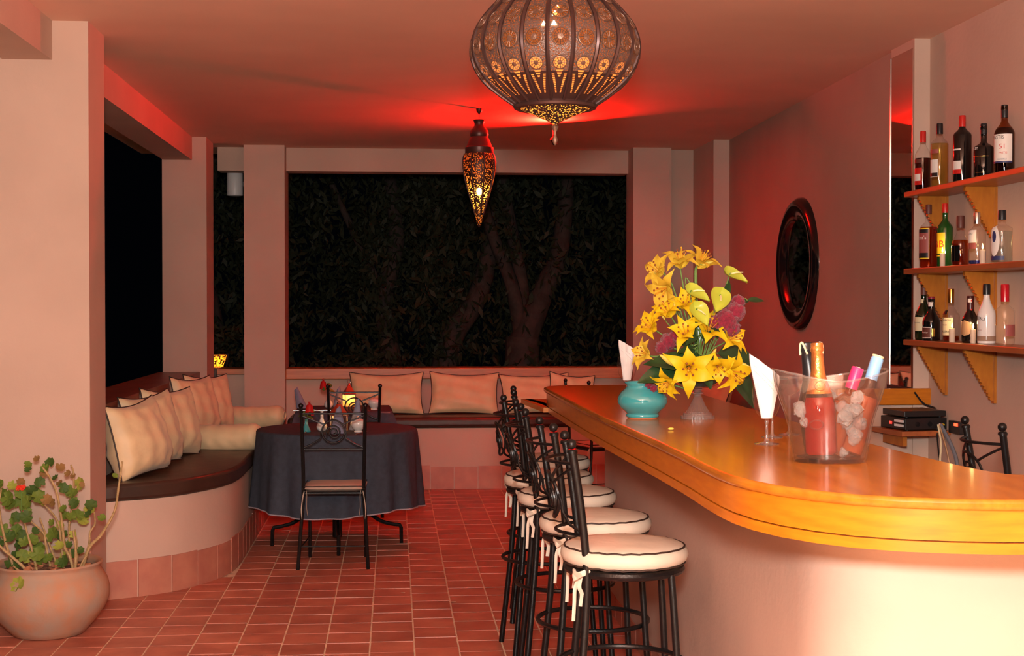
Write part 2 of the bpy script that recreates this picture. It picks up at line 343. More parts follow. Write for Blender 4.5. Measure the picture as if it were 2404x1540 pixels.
def band(path, d0, d1, z0, z1):
    a = inset(path, d0); b = inset(path, d1); n = len(a)
    vs_ = [(x,y,z0) for x,y in a]+[(x,y,z1) for x,y in a]+[(x,y,z1) for x,y in b]+[(x,y,z0) for x,y in b]
    fs = [(i+k*n, i+1+k*n, i+1+((k+1) % 4)*n, i+((k+1) % 4)*n) for i in range(n-1) for k in range(4)]+[(0,n,2*n,3*n),(4*n-1,3*n-1,2*n-1,n-1)]
    return MB().add(vs_, fs)
fp = outer[:]; fp[0] = (1.43, 7.385)
band(outer, .014, .045, 1.027, 1.095).obj('fascia', M['wood_edge'], bar, angle=30)
band([(.70,7.75),(.735,7.5)]+outer[3:], .011, .050, 1.0, 1.024).obj('lower_rail', M['wood_edge'], bar, angle=30)
MB().prism([(.69,7.75),(.745,7.1),(.95,7.1),(.95,7.75)], 1.0, 1.024).obj('end_ledge', M['wood_edge'], bar, smooth=False)
bp = [(1.085,7.3),(1.085,3.78),(1.09,3.70),(1.105,3.63),(1.135,3.565),(1.18,3.51),(1.24,3.475),(1.32,3.46),(2.775,3.46)]
bi = [(2.775,3.36+.2),(1.42,3.56),(1.42,7.3)]
MB().prism(bp+bi, 0, 1.095).obj('bar_base', M['plaster'], bar, smooth=True, angle=30)
skirting(bp[:5], bar, .10, t=.006)

# ================================================================ seats
def scroll(mapf, zc, rr, ztop, zbot, hw):
    """wrought-iron filling of a chair back: rails, diagonals, ring and spiral; mapf(u, z) -> local point"""
    parts = {}
    parts['top_rail'] = MB().tube([mapf(hw*(k/8-1), ztop) for k in range(17)], .0055, 6)
    parts['bottom_rail'] = MB().tube([mapf(hw*(k/8-1), zbot) for k in range(17)], .0055, 6)
    parts['back_ring'] = MB().tube([mapf(rr*math.cos(a*PI/14), zc+rr*math.sin(a*PI/14)) for a in range(28)], .0052, 6, closed=True)
    sp = []
    for k in range(46):
        a = -2.6-k*.27; r_ = rr*.62*(1-k/50)+.004; sp.append(mapf(r_*math.cos(a)+.004, zc-.006+r_*math.sin(a)))
    parts['spiral'] = MB().tube(sp, [.0046+.003*(k/45)**3 for k in range(46)], 6)
    dg = []
    for s_ in (-1, 1):
        dg.append(MB().tube([mapf(s_*hw*(1-k/6)+s_*rr*.8*(k/6), ztop-.012+(zc+rr*.62-ztop+.012)*k/6) for k in range(7)], .0048, 6))
        dg.append(MB().tube([mapf(s_*hw, zbot+.008), mapf(s_*hw*.72, zbot+.028), mapf(s_*rr*1.1, zc-rr*.62), mapf(s_*rr*1.12, zc-rr*.2), mapf(s_*rr*.99, zc+.01)], .0048, 6))
    parts['diagonal'] = dg
    return parts
def add_scroll(t, pr):
    for k, v in pr.items():
        for mb in (v if isinstance(v, list) else [v]): mb.obj(k, M['iron'], t)
def ribbon(pts, w): return MB().tube(smooth_path(pts, 5), w, 6, flat=.22)
def make_stool():
    t = empty('bar_stool')
    for s_ in (-1, 1):
        path = [(-.185,s_*.17,0),(-.165,s_*.155,.2),(-.145,s_*.138,.42),(-.132,s_*.13,.6),(-.130,s_*.132,.74),(-.150,s_*.142,.93),(-.176,s_*.15,1.10)]
        p = MB().tube(smooth_path(path, 4), .0125, 10).obj('back_post', M['iron'], t)
        MB().ball((-.178, s_*.151, 1.116), .0158).lathe([(.0165,-.006),(.0165,.002),(.0125,.006)], 12, (-.1755, s_*.1498, 1.094)).obj('finial', M['iron'], p)
        MB().tube(smooth_path([(.175,s_*.17,0),(.155,s_*.15,.3),(.138,s_*.135,.6),(.13,s_*.128,.712)], 4), .0115, 10).obj('leg', M['iron'], t)
    MB().tube([(.178*math.cos(a*PI/20), .178*math.sin(a*PI/20), .714) for a in range(40)], .013, 8, closed=True).lathe([(.17,.716),(.17,.726)], 32).obj('seat_frame', M['iron'], t)
    MB().tube([(-.008+.197*math.cos(a*PI/20), .197*math.sin(a*PI/20), .415) for a in range(40)], .0085, 8, closed=True).obj('foot_ring', M['iron'], t)
    def mapf(u, z):
        k = (z-.74)/.36; x = -.132-.046*max(0, k)**1.2; hw = .135+.012*k
        return (x-.075*max(0, 1-(u/hw)**2), u, z)
    add_scroll(t, scroll(mapf, .945, .072, 1.055, .835, .142))
    cu = MB()
    prof = [(1e-5,.728),(.15,.728),(.182,.732),(.197,.744),(.202,.758),(.200,.772),(.190,.784),(.176,.791),(.12,.798),(1e-5,.802)]
    cu.lathe(prof, 40, cap=False); cu = cu.obj('seat_cushion', M['cushion'], t, angle=80)
    for rr, zz in ((.189, .7845), (.190, .735)):
        MB().tube([(rr*math.cos(a*PI/24), rr*math.sin(a*PI/24), zz+.0015*math.sin(3*a)) for a in range(48)], .0034, 6, closed=True).obj('piping', M['pipe'], cu)
    for s_ in (-1, 1):
        y = s_*.14; mb = ribbon([(-.12,y,.728),(-.155,y-s_*.0,.716),(-.17,y+.03,.722),(-.15,y+.045,.708),(-.145,y+.006,.71)], .009)
        mb2 = ribbon([(-.145,y,.71),(-.175,y-.035,.724),(-.168,y-.055,.712),(-.147,y-.004,.708)], .009)
        mb.add(mb2.v, mb2.f)
        for dx, dz in ((-.012, -.135), (.012, -.095)):
            m3 = ribbon([(-.148,y,.712),(-.160+dx*.5,y-.008,.68),(-.157+dx,y-.004+dx*.6,.712+dz*.6),(-.160+dx,y+dx,.712+dz)], .0062); mb.add(m3.v, m3.f)
        mb.obj('cushion_tie', M['cushion'], t)
    return t
stool = make_stool(); G = 'bar stools'
spots = [((.722,4.44,0), -.05, 'iron bar stool with a cream cushion, nearest to the viewer'),
         ((.716,5.05,0), .06, 'iron bar stool with a cream cushion, second from the viewer'),
         ((.698,5.74,0), -.03, 'iron bar stool with a cream cushion, third from the viewer'),
         ((.688,6.33,0), .10, 'iron bar stool with a cream cushion, fourth from the viewer'),
         ((.765,7.00,0), -.08, 'iron bar stool with a cream cushion, farthest along the bar')]
for i, (loc, rz, lab) in enumerate(spots):
    s_ = stool if i == 0 else copy_tree(stool); s_.location = loc; s_.rotation_euler = (0, 0, rz); tag(s_, lab, 'bar stool', G)
s_ = copy_tree(stool); s_.location = (2.27, 4.93, 0); s_.rotation_euler = (0, 0, .03)
tag(s_, 'iron bar stool standing behind the bar, only its back showing', 'bar stool', G)

def make_chair():
    t = empty('dining_chair')
    for s_ in (-1, 1):
        p = MB().tube(smooth_path([(s_*.203,-.235,0),(s_*.190,-.195,.22),(s_*.176,-.17,.44),(s_*.180,-.178,.7),(s_*.187,-.2,.94)], 4), .0105, 8).obj('back_post', M['iron'], t)
        MB().ball((s_*.187, -.2, .952), .0155).obj('finial', M['iron'], p)
        MB().tube([(s_*.17,.18,0),(s_*.168,.172,.45)], .0105, 8).obj('leg', M['iron'], t)
    MB().tube([(-.176,-.17,.437),(.176,-.17,.437),(.168,.172,.437),(-.168,.172,.437)], .009, 6, closed=True).box(-.165,.165,-.16,.165,.434,.442).obj('seat_frame', M['iron'], t, smooth=False)
    MB().tube([(-.185,-.2,.13),(.185,-.2,.13)], .004, 6).obj('stretcher', M['iron'], t)
    MB().tube([(-.185,-.2,.13),(-.169,.177,.13)], .004, 6).obj('stretcher', M['iron'], t)
    MB().tube([(.185,-.2,.13),(.169,.177,.13)], .004, 6).obj('stretcher', M['iron'], t)
    add_scroll(t, scroll(lambda u, z: (u, -.178-.022*(z-.7)/.24, z), .80, .066, .905, .695, .181))
    c = MB().grid(lambda u, v: (.18*sq(u), .0+.178*sq(v), .448), 2, 2) if False else MB()
    n = 14
    def cfn(u, v, sg):
        x = 2*u-1; y = 2*v-1; e = (1-abs(x)**6)*(1-abs(y)**6)
        return (x*.183, y*.18, .463+sg*.019*max(0, e)**.45)
    c.grid(lambda u, v: cfn(u, v, 1), n, n); c.grid(lambda u, v: cfn(1-u, v, -1), n, n)
    cu = c.obj('seat_cushion', M['cushion'], t, angle=80)
    for zz in (.477, .449):
        MB().tube([(.178,.175,zz),(-.178,.175,zz),(-.178,-.175,zz),(.178,-.175,zz)], .003, 6, closed=True).obj('piping', M['pipe'], cu)
    for s_ in (-1, 1):
        mb = MB()
        for dx, ln in ((.0, .15), (s_*-.03, .12)):
            m3 = ribbon([(s_*.168+dx*.3,-.172,.452),(s_*.176+dx*.7,-.186,.425),(s_*.186+dx,-.19,.42-ln*.5),(s_*.180+dx,-.19,.43-ln)], .006); mb.add(m3.v, m3.f)
        mb.obj('cushion_tie', M['cushion'], t)
    return t
ch = make_chair(); ch.location = (-.348, 8.56, 0); ch.rotation_euler = (0,0,-.03); G = 'wrought-iron dining chairs'
tag(ch, 'black wrought-iron dining chair with a cream seat pad at the nearer table', 'chair', G)
c2 = copy_tree(ch); c2.location = (-.294, 10.56, 0); c2.rotation_euler = (0,0,.03); tag(c2, 'black wrought-iron dining chair between the two tables', 'chair', G)
c3 = copy_tree(ch); c3.location = (1.58, 10.9, 0); c3.rotation_euler = (0,0,-1.2); tag(c3, 'black wrought-iron dining chair half hidden behind the far end of the bar', 'chair', G)

# ================================================================ tables
table = empty('pedestal_table', (-.365, 9.2, 0), label='round table on a black iron pedestal with scrolled feet under the nearer cloth', cat='table')
MB().lathe([(.47,.715),(.48,.72),(.48,.735),(.47,.74)], 40).obj('tabletop', M['wood_dark'], table)
MB().lathe([(.03,.05),(.03,.715)], 14).lathe([(.12,.70),(.12,.715)], 14).obj('pole', M['iron'], table)
for k in range(4):
    a = k*PI/2+.06; ca, sa = math.cos(a), math.sin(a)
    MB().tube(smooth_path([(ca*r_, sa*r_, z) for r_, z in ((.02,.33),(.10,.30),(.18,.22),(.27,.15),(.35,.125),(.40,.118))], 4)+[(ca*.41, sa*.41, .10),(ca*.412, sa*.412, 0)], .012, 8).obj('leg', M['iron'], table)
def round_cloth(R0, zt, zh, folds, amp, seed):
    rr = random.Random(seed); ph = [rr.uniform(0, 6.28) for _ in range(4)]
    def fn(u, v):
        a = 2*PI*u
        if v < .35: r_ = R0*v/.35; z = zt
        elif v < .45: k = (v-.35)/.1; r_ = R0+.018*math.sin(k*PI/2); z = zt-.018*(1-math.cos(k*PI/2))
        else: k = (v-.45)/.55; r_ = R0+.018+.03*k; z = zt-.018-(zt-.018-zh)*k
        k = max(0, (v-.42)/.58)
        wv = math.sin(folds*a+ph[0]+.7*math.sin(2*a+ph[1]))+.5*math.sin((folds*1.7)//1*a+ph[2])
        r_ += amp*wv*k**.8; z += .014*math.sin(3*a+ph[3])*k**3
        return (r_*math.cos(a), r_*math.sin(a), z)
    return fn
f1 = round_cloth(.495, .748, .255, 13, .017, 3)
cloth = tag(MB().grid(f1, 180, 26, closed_u=True).obj('tablecloth', M['cloth'], None, (-.365,9.2,0), angle=180), 'slate grey cloth with a satin hem draped over the nearer round table', 'tablecloth', 'slate tablecloths')
MB().tube([f1(k/180, 1) for k in range(180)], .004, 5, closed=True).obj('hem', M['hem'], cloth)
t2 = empty('square_table', (-.38, 10.93, 0), label='square iron-legged table under the farther slate cloth', cat='table')
MB().box(-.35,.35,-.33,.33,.715,.74).obj('tabletop', M['wood_dark'], t2, smooth=False)
for sx in (-1, 1):
    for sy in (-1, 1): MB().tube([(sx*.31,sy*.29,0),(sx*.31,sy*.29,.715)], .013, 8).obj('leg', M['iron'], t2)
def sq_cloth(u, v):
    a = 2*PI*u+.4; c, s_ = math.cos(a), math.sin(a); m = max(abs(c), abs(s_)); x, y = c/m, s_/m; cor = (min(abs(c), abs(s_))/m)**6
    if v < .4: k = v/.4; return (.362*x*k, .342*y*k, .748)
    k = (v-.4)/.6; fl = .02*min(1, k*4)+.05*k*cor+.012*math.sin(22*a)*k; drop = (.26+.13*cor)*k
    return (.362*x+x*fl, .342*y+y*fl, .748-.008*min(1, k*6)-drop)
c2_ = tag(MB().grid(sq_cloth, 144, 18, closed_u=True).obj('tablecloth', M['cloth'], None, (-.38,10.93,0), (0,0,.03), angle=60), 'slate grey cloth with hanging corners over the farther square table', 'tablecloth', 'slate tablecloths')
MB().tube([sq_cloth(k/144, 1) for k in range(144)], .004, 5, closed=True).obj('hem', M['hem'], c2_)

# ================================================================ pillows
def pillow(loc, rot, wd, hg, th, label, seed, group, bolster=False, name='pillow', cat='pillow'):
    rr = random.Random(seed); n = 22; t = empty(name, loc, rot, label, cat, group)
    ph = [rr.uniform(0, 6.28) for _ in range(6)]
    def outl(x, y): return (wd/2*x*(1-.075*(1-y*y)**1), hg/2*y*(1-.075*(1-x*x)))
    def fn(u, v, sg):
        x = 2*u-1; y = 2*v-1; X, Y = outl(x, y); e = max(0, (1-x*x)*(1-y*y))
        wr = .009*math.sin(7*x+5*y+ph[0])*math.sin(5*y-4*x+ph[1])+.007*math.sin(15*(x-y)+ph[2])*(x*x+y*y)/2+.006*math.sin(18*(x+y)+ph[3])*(x*x*y*y)**.5
        sag = -.018*(1-x*x)*max(0, y)
        return (X, sg*(th/2*e**.40*(1+.28*(-y)*(1-y*y)))+wr*min(1, e*4), Y+hg/2+sag)
    mb = MB(); mb.grid(lambda u, v: fn(u, v, -1), n, n); mb.grid(lambda u, v: fn(1-u, v, 1), n, n)
    mb.obj('pillow_cover', M['pillow'], t, angle=180)
    pp = []
    for k in range(16): pp.append(fn(k/16, 0, 0))
    for k in range(16): pp.append(fn(1, k/16, 0))
    for k in range(16): pp.append(fn(1-k/16, 1, 0))
    for k in range(16): pp.append(fn(0, 1-k/16, 0))
    MB().tube(pp, .0045, 6, closed=True).obj('piping', M['pipe'], t)
    return t
GP = 'beige satin pillows on the benches'
pillow((-.065,12.20,.603), (-.32,0,0), .635, .375, .15, 'beige pillow with dark piping against the back sill, behind the lantern', 1, GP)
pillow((.595,12.20,.603), (-.34,.02,-.03), .60, .375, .15, 'creased beige pillow with dark piping in the middle of the back bench', 2, GP)
pillow((1.225,12.20,.603), (-.42,-.02,.05), .61, .37, .14, 'beige pillow on the back bench behind the bar stools', 3, GP)
pillow((1.50,12.06,.603), (-.26,.10,.1), .40, .36, .12, 'small pale pillow at the far corner of the bar', 13, GP)
pillow((-1.355,7.94,.606), (-.22,-.06,1.22), .50, .42, .25, 'beige pillow nearest to the front column, its dark piping facing us', 4, GP)
pillow((-1.37,8.42,.606), (-.20,-.05,1.12), .48, .43, .23, 'beige pillow second from the front column on the left bench', 5, GP)
pillow((-1.345,8.92,.606), (-.20,.03,1.05), .48, .43, .23, 'beige pillow third from the front column, touching the near bolster', 6, GP)
pillow((-1.36,10.15,.606), (-.20,.02,1.1), .48, .44, .21, 'beige pillow with a vertical dark seam behind the near bolster', 7, GP)
pillow((-1.33,10.62,.606), (-.20,.03,.95), .46, .43, .21, 'beige pillow nearest to the far bolster on the left bench', 8, GP)
pillow((2.48,11.2,.603), (-.35,0,-1.45), .60, .42, .15, 'beige pillow leaning on the right wall behind the flowers', 9, GP)
def bolster(p0, p1, r0, label, seed):
    rr = random.Random(seed); a, b = Vector(p0), Vector(p1); t = empty('bolster', a, (0,0,0), label, 'bolster', 'long beige bolsters across the left bench')
    ph = rr.uniform(0, 6); ax = (b-a); L_ = ax.length; ax.normalize(); sd = Vector((0,0,1)).cross(ax).normalized(); up = ax.cross(sd)
    def fn(u, v):
        an = 2*PI*u; s_ = v*L_; k = min(1, min(v, 1-v)*9); r_ = r0*(.35+.65*math.sqrt(max(0, 1-(1-k)**2)))
        r_ *= 1+.035*math.sin(7*v*6+3*math.sin(an)+ph)*math.sin(an*2+ph)
        p = ax*s_+sd*(r_*1.05*math.cos(an))+up*(r_*math.sin(an)+r0*.96-.02*math.sin(PI*v))
        return tuple(p)
    MB().grid(fn, 28, 40, closed_u=True).obj('bolster_cover', M['pillow'], t, angle=180)
    for v in (.0, 1.): MB().tube([fn(k/28, v) for k in range(28)], .005, 6, closed=True).add([fn(k/28, v) for k in range(28)], [tuple(range(28))]).obj('bolster_end', M['pillow'], t)
    return t
bolster((-1.50,9.50,.603), (-.86,9.36,.603), .088, 'long beige bolster across the left bench, nearer one, beside the round table', 1)
bolster((-1.45,11.20,.603), (-.84,11.06,.603), .086, 'long beige bolster across the left bench, farther one, in the corner', 2)

# ================================================================ lanterns
def pierced(name, scale, thr, metal_col, glass_col, rough=.4, mixm=.5, tl=.85, gore=0, phase=0):
    m, nt, b = newmat(name); N, L = nt.nodes, nt.links; out = N['Material Output']
    b.inputs['Base Color'].default_value = (*metal_col, 1); b.inputs['Metallic'].default_value = mixm; b.inputs['Roughness'].default_value = rough
    tc = N.new('ShaderNodeTexCoord'); v = N.new('ShaderNodeTexVoronoi'); v.inputs['Scale'].default_value = scale; L.new(tc.outputs['Object'], v.inputs['Vector'])
    lt = N.new('ShaderNodeMath'); lt.operation = 'LESS_THAN'; lt.inputs[1].default_value = thr; L.new(v.outputs['Distance'], lt.inputs[0])
    d2 = N.new('ShaderNodeBsdfDiffuse'); d2.inputs[0].default_value = (*[c*.6 for c in glass_col], 1)
    t = N.new('ShaderNodeBsdfTranslucent'); t.inputs[0].default_value = (*glass_col, 1)
    gx = N.new('ShaderNodeMixShader'); gx.inputs[0].default_value = tl; L.new(d2.outputs[0], gx.inputs[1]); L.new(t.outputs[0], gx.inputs[2])
    bp = N.new('ShaderNodeBump'); bp.inputs['Strength'].default_value = .5; bp.inputs['Distance'].default_value = .003; L.new(v.outputs['Distance'], bp.inputs['Height']); L.new(bp.outputs['Normal'], b.inputs['Normal'])
    mx = N.new('ShaderNodeMixShader'); L.new(lt.outputs[0], mx.inputs[0]); L.new(b.outputs[0], mx.inputs[1]); L.new(gx.outputs[0], mx.inputs[2]); L.new(mx.outputs[0], out.inputs['Surface'])
    return m
M['pierced_big'] = pierced('pierced_brass_filigree', 165, .33, (.15, .095, .078), (.42, .12, .035), .45, .35, .6)
M['pierced_low'] = pierced('pierced_brass_lower', 120, .38, (.06, .035, .03), (1, .5, .13), .45, .5)
M['pierced_small'] = pierced('pierced_copper', 92, .40, (.06, .025, .018), (1, .45, .10), .4, .6)
M['amber_glass'] = translucent('amber_lantern_glass', (.95, .42, .10), .8, .3, col2=(.8, .22, .06), scale=60)
M['amber_glow'] = emit('backlit_amber_glass', (1, .30, .06), .38)
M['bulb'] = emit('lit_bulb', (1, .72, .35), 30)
M['flame'] = emit('candle_flame', (1, .62, .2), 14)
M['wax'] = translucent('candle_wax', (.85, .72, .58), .35, .4)
big = empty('globe_lantern', (.588, 5.2, 0), label='large onion-shaped pierced brass lantern hanging over the bar', cat='lantern')
bprof = [(.004,2.197),(.03,2.212),(.062,2.226),(.094,2.240),(.126,2.256),(.16,2.278),(.195,2.302),(.225,2.326),(.255,2.354),(.279,2.386),(.296,2.42),(.304,2.452),(.305,2.476),(.300,2.505),(.288,2.54),(.268,2.572),(.242,2.603),(.213,2.634),(.183,2.662),(.15,2.69),(.115,2.716),(.08,2.738),(.05,2.752)]
def rb(z):
    for (r0, z0), (r1, z1) in zip(bprof, bprof[1:]):
        if z0 <= z <= z1: return r0+(r1-r0)*(z-z0)/(z1-z0)
    return .05
MB().lathe(bprof[8:], 84, cap=False).obj('upper_shell', M['pierced_big'], big, angle=180)
MB().lathe(bprof[4:9], 84, cap=False).obj('lower_shell', M['brass_dark'], big, angle=180)
MB().lathe(bprof[:5], 84, cap=False).obj('tip_lattice', M['pierced_low'], big, angle=180)
MB().tube([(.142*math.cos(a*PI/24), .142*math.sin(a*PI/24), 2.264) for a in range(48)], .012, 8, closed=True).obj('lower_band', M['brass_dark'], big)
NG = 21; a0 = -PI/2-.0825-.12
for k in range(NG):
    a = a0+2*PI*k/NG; pts = [((rb(z)+.002)*math.cos(a), (rb(z)+.002)*math.sin(a), z) for z in [2.262+.49*i/26 for i in range(27)]]
    MB().tube(pts, [.0085 if 3 < i else .006 for i in range(27)], 6).obj('rib', M['brass_dark'], big)
def rosette_mesh(r_, spokes, gm_=None):
    mb = MB(); n = 24
    mb.lathe([(r_*.30,.001),(r_*.92,.001)], n, cap=False, mi=1)
    mb.lathe([(r_*.88,0),(r_*.92,.004),(r_*1.0,.003),(r_*1.03,0)], n, cap=False); mb.lathe([(.0001,.004),(r_*.2,.0035),(r_*.33,.003),(r_*.36,0)], n, cap=False)
    for k in range(spokes):
        a = 2*PI*k/spokes; mb.tube([(r_*.3*math.cos(a), r_*.3*math.sin(a), .002),(r_*.92*math.cos(a), r_*.92*math.sin(a), .002)], r_*.05, 5)
        b_ = a+PI/spokes; mb.tube([(r_*.62*math.cos(a), r_*.62*math.sin(a), .002),(r_*.75*math.cos(b_), r_*.75*math.sin(b_), .002),(r_*.62*math.cos(a+2*PI/spokes), r_*.62*math.sin(a+2*PI/spokes), .002)], r_*.035, 4)
    return mb.mesh('rosette', [M['brass'], gm_ or M['amber_glass']])
def on_big(a, z, e=.003):
    r_ = rb(z)+e; return (r_*math.cos(a), r_*math.sin(a), z)
for k in range(NG):
    ac = a0+2*PI*(k+.5)/NG; mb = MB(); w_ = 2*PI/NG
    def quadstrip(c0, c1, n):
        for i in range(n):
            t0, t1 = (i+.10)/n, (i+.74)/n
            (aa, za, ha), (ab, zb, hb) = c0, c1
            f_ = lambda t, s_: on_big(aa+(ab-aa)*t+s_*(ha+(hb-ha)*t), za+(zb-za)*t)
            mb.add([f_(t0,-1), f_(t0,1), f_(t1,1), f_(t1,-1)], [(0,1,2,3)])
    quadstrip((ac-w_*.30, 2.345, w_*.065), (ac-w_*.14, 2.288, w_*.045), 11); quadstrip((ac+w_*.30, 2.345, w_*.065), (ac+w_*.14, 2.288, w_*.045), 11)
    quadstrip((ac, 2.357, w_*.16), (ac, 2.333, w_*.03), 3)
    mb.obj('lattice', M['amber_glow'], big, smooth=False)
ros = {}
for zc, r_, sp in ((2.381, .0245, 9), (2.464, .031, 12), (2.553, .031, 12), (2.627, .026, 12)):
    me = rosette_mesh(r_, sp, M['amber_glow'] if zc < 2.4 else None)
    for k in range(NG):
        a = a0+2*PI*(k+.5)/NG; dz = .01; sl = (rb(zc+dz)-rb(zc-dz))/(2*dz); nrm = Vector((math.cos(a), math.sin(a), -sl)).normalized()
        link('rosette', me, big, mat=facing(Vector((rb(zc)*math.cos(a), rb(zc)*math.sin(a), zc))+nrm*.0025, nrm))
MB().lathe([(.05,2.75),(.062,2.76),(.045,2.785),(.03,2.80),(.05,2.815),(.025,2.83),(.012,2.84)], 24).obj('neck', M['brass_dark'], big)
MB().tube([(0,0,2.838),(0,0,H)], .006, 8).lathe([(.012,2.885),(.06,2.905),(.065,2.919)], 20).obj('ceiling_hook', M['brass_dark'], big)
MB().lathe([(.001,2.122),(.006,2.128),(.011,2.142),(.006,2.156),(.004,2.17),(.010,2.18),(.014,2.19),(.006,2.2)], 14).obj('tassel_knob', M['brass'], big)
for dx, dy, dz in ((-.02,-.02,2.505), (.03,.0,2.50), (.0,.04,2.53)):
    MB().ball((dx, dy, dz), .022, 12, 8, sz=1.3).lathe([(.012,.025),(.012,.06)], 10, (dx,dy,dz)).obj('bulb', M['bulb'], big)
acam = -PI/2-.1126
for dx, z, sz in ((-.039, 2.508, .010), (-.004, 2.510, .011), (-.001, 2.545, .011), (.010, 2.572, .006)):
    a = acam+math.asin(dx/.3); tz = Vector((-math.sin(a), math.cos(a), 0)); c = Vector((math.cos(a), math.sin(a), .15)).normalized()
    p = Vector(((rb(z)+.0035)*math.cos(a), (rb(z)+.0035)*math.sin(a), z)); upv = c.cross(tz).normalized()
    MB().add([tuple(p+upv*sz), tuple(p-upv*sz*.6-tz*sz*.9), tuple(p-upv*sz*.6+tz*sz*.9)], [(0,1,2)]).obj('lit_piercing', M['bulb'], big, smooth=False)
pl = point('globe_lantern_light', (.588, 5.2, 2.47), 5, (1, .6, .25), .06)

sm = empty('teardrop_lantern', (.600, 10.06, 0), label='slim teardrop pierced copper lantern glowing amber before the garden opening', cat='lantern')
sprof = [(.012,2.10),(.018,2.12),(.024,2.15),(.028,2.172),(.045,2.23),(.068,2.30),(.090,2.37),(.107,2.44),(.117,2.50),(.120,2.54),(.115,2.575),(.105,2.60)]
MB().lathe(sprof, 40, cap=False).obj('glowing_shell', M['pierced_small'], sm, angle=180)
def rs(z):
    for (r0, z0), (r1, z1) in zip(sprof, sprof[1:]):
        if z0 <= z <= z1+1e-6: return r0+(r1-r0)*(z-z0)/(z1-z0)
    return .1
for k in range(8):
    a = 2*PI*k/8+.25; MB().tube([((rs(z)+.002)*math.cos(a), (rs(z)+.002)*math.sin(a), z) for z in [2.17+.43*i/16 for i in range(17)]], .006, 5).obj('rib', M['brass_dark'], sm)
MB().lathe([(.096,2.60),(.100,2.605),(.100,2.645),(.092,2.65),(.088,2.66),(.072,2.70),(.058,2.725)], 30, cap=False).lathe([(.060,2.72),(.066,2.735),(.062,2.765),(.045,2.785),(.034,2.80),(.034,2.815),(.042,2.838),(.044,2.84),(.0,2.83)], 30, cap=False).obj('crown', M['brass_dark'], sm)
MB().lathe([(.002,2.085),(.008,2.092),(.014,2.102)], 12).obj('tip', M['brass_dark'], sm)
MB().tube([(0,0,2.832),(0,0,2.9)], .004, 6).lathe([(.004,2.88),(.02,2.90),(.022,2.919)], 14).obj('ceiling_hook', M['brass_dark'], sm)
MB().ball((0, 0, 2.335), .026, 12, 8, sz=1.4).obj('bulb', M['bulb'], sm)
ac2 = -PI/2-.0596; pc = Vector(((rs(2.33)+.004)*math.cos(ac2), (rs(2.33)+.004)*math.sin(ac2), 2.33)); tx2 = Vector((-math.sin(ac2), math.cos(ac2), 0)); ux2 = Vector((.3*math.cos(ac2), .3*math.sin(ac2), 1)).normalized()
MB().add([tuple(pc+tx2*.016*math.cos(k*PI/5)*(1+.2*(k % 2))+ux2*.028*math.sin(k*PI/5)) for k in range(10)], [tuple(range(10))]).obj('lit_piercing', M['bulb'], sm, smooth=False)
point('teardrop_lantern_light', (.60, 10.06, 2.31), 2.6, (1, .6, .25), .03)

# red flood lamp under the ceiling, behind the globe lantern, aimed forwards along the ceiling
rl = empty('red_flood_lamp', (1.192, 10.64, 0), label='small red flood lamp under the ceiling behind the globe lantern', cat='light')
RD = Vector((-.36, -.44, .86)).normalized()
hm = facing((0,0,2.776), RD, 0, .6)
link('housing', MB().lathe([(.001,-.07),(.03,-.065),(.038,-.02),(.042,.012),(.042,.016),(.036,.012),(.034,-.01)], 24, cap=False).mesh('housing', M['black_plastic']), rl, mat=hm)
link('red_lens', MB().lathe([(.0001,-.004),(.035,-.006)], 24, cap=False).mesh('red_lens', emit('red_lens', (1, .015, .01), 1.5)), rl, mat=hm)
MB().tube([(0,.035,2.766),(0,.05,H)], .004, 8).obj('bracket', M['black_plastic'], rl)
la = bpy.data.lights.new('red_flood_light', 'AREA'); la.shape = 'DISK'; la.size = .04; la.energy = 150; la.color = (1, .005, .003)
lo = bpy.data.objects.new('red_flood_light', la); COL.objects.link(lo); lo.location = Vector((1.192,10.64,2.776))+RD*.013; lo.rotation_euler = RD.to_track_quat('-Z','Y').to_euler()

# ================================================================ mirrors
rm = empty('round_mirror', (2.755, 9.507, 1.815), (0, -PI/2, .0204), label='round mirror in a wide glossy black frame on the mauve wall', cat='mirror')
MB().lathe([(.300,.012),(.315,.03),(.345,.05),(.39,.058),(.43,.045),(.450,.02),(.452,.001)], 72, cap=False).obj('frame', M['black_gloss'], rm, angle=180)
MB().lathe([(.0001,.014),(.302,.014)], 72, cap=False).obj('mirror_glass', M['mirror'], rm, angle=180)
tm = empty('tall_mirror', (2.690, 7.397, 0), label='tall narrow mirror strip on the side of the plaster pier', cat='mirror')
MB().box(-.004,.0018,-.168,.168,1.107,2.872).obj('mirror_glass', M['mirror'], tm, smooth=False)
for s_ in (-1, 1): MB().box(-.008,.0018,s_*.168-.004,s_*.168+.004,1.107,2.872).obj('edge_strip', M['chrome'], tm, smooth=False)
o = tag(MB().box(2.672,2.6905,7.229,7.565,1.085,1.106).obj('mirror_ledge', M['black_plastic'], smooth=False), 'thin dark ledge under the tall narrow mirror', 'ledge')

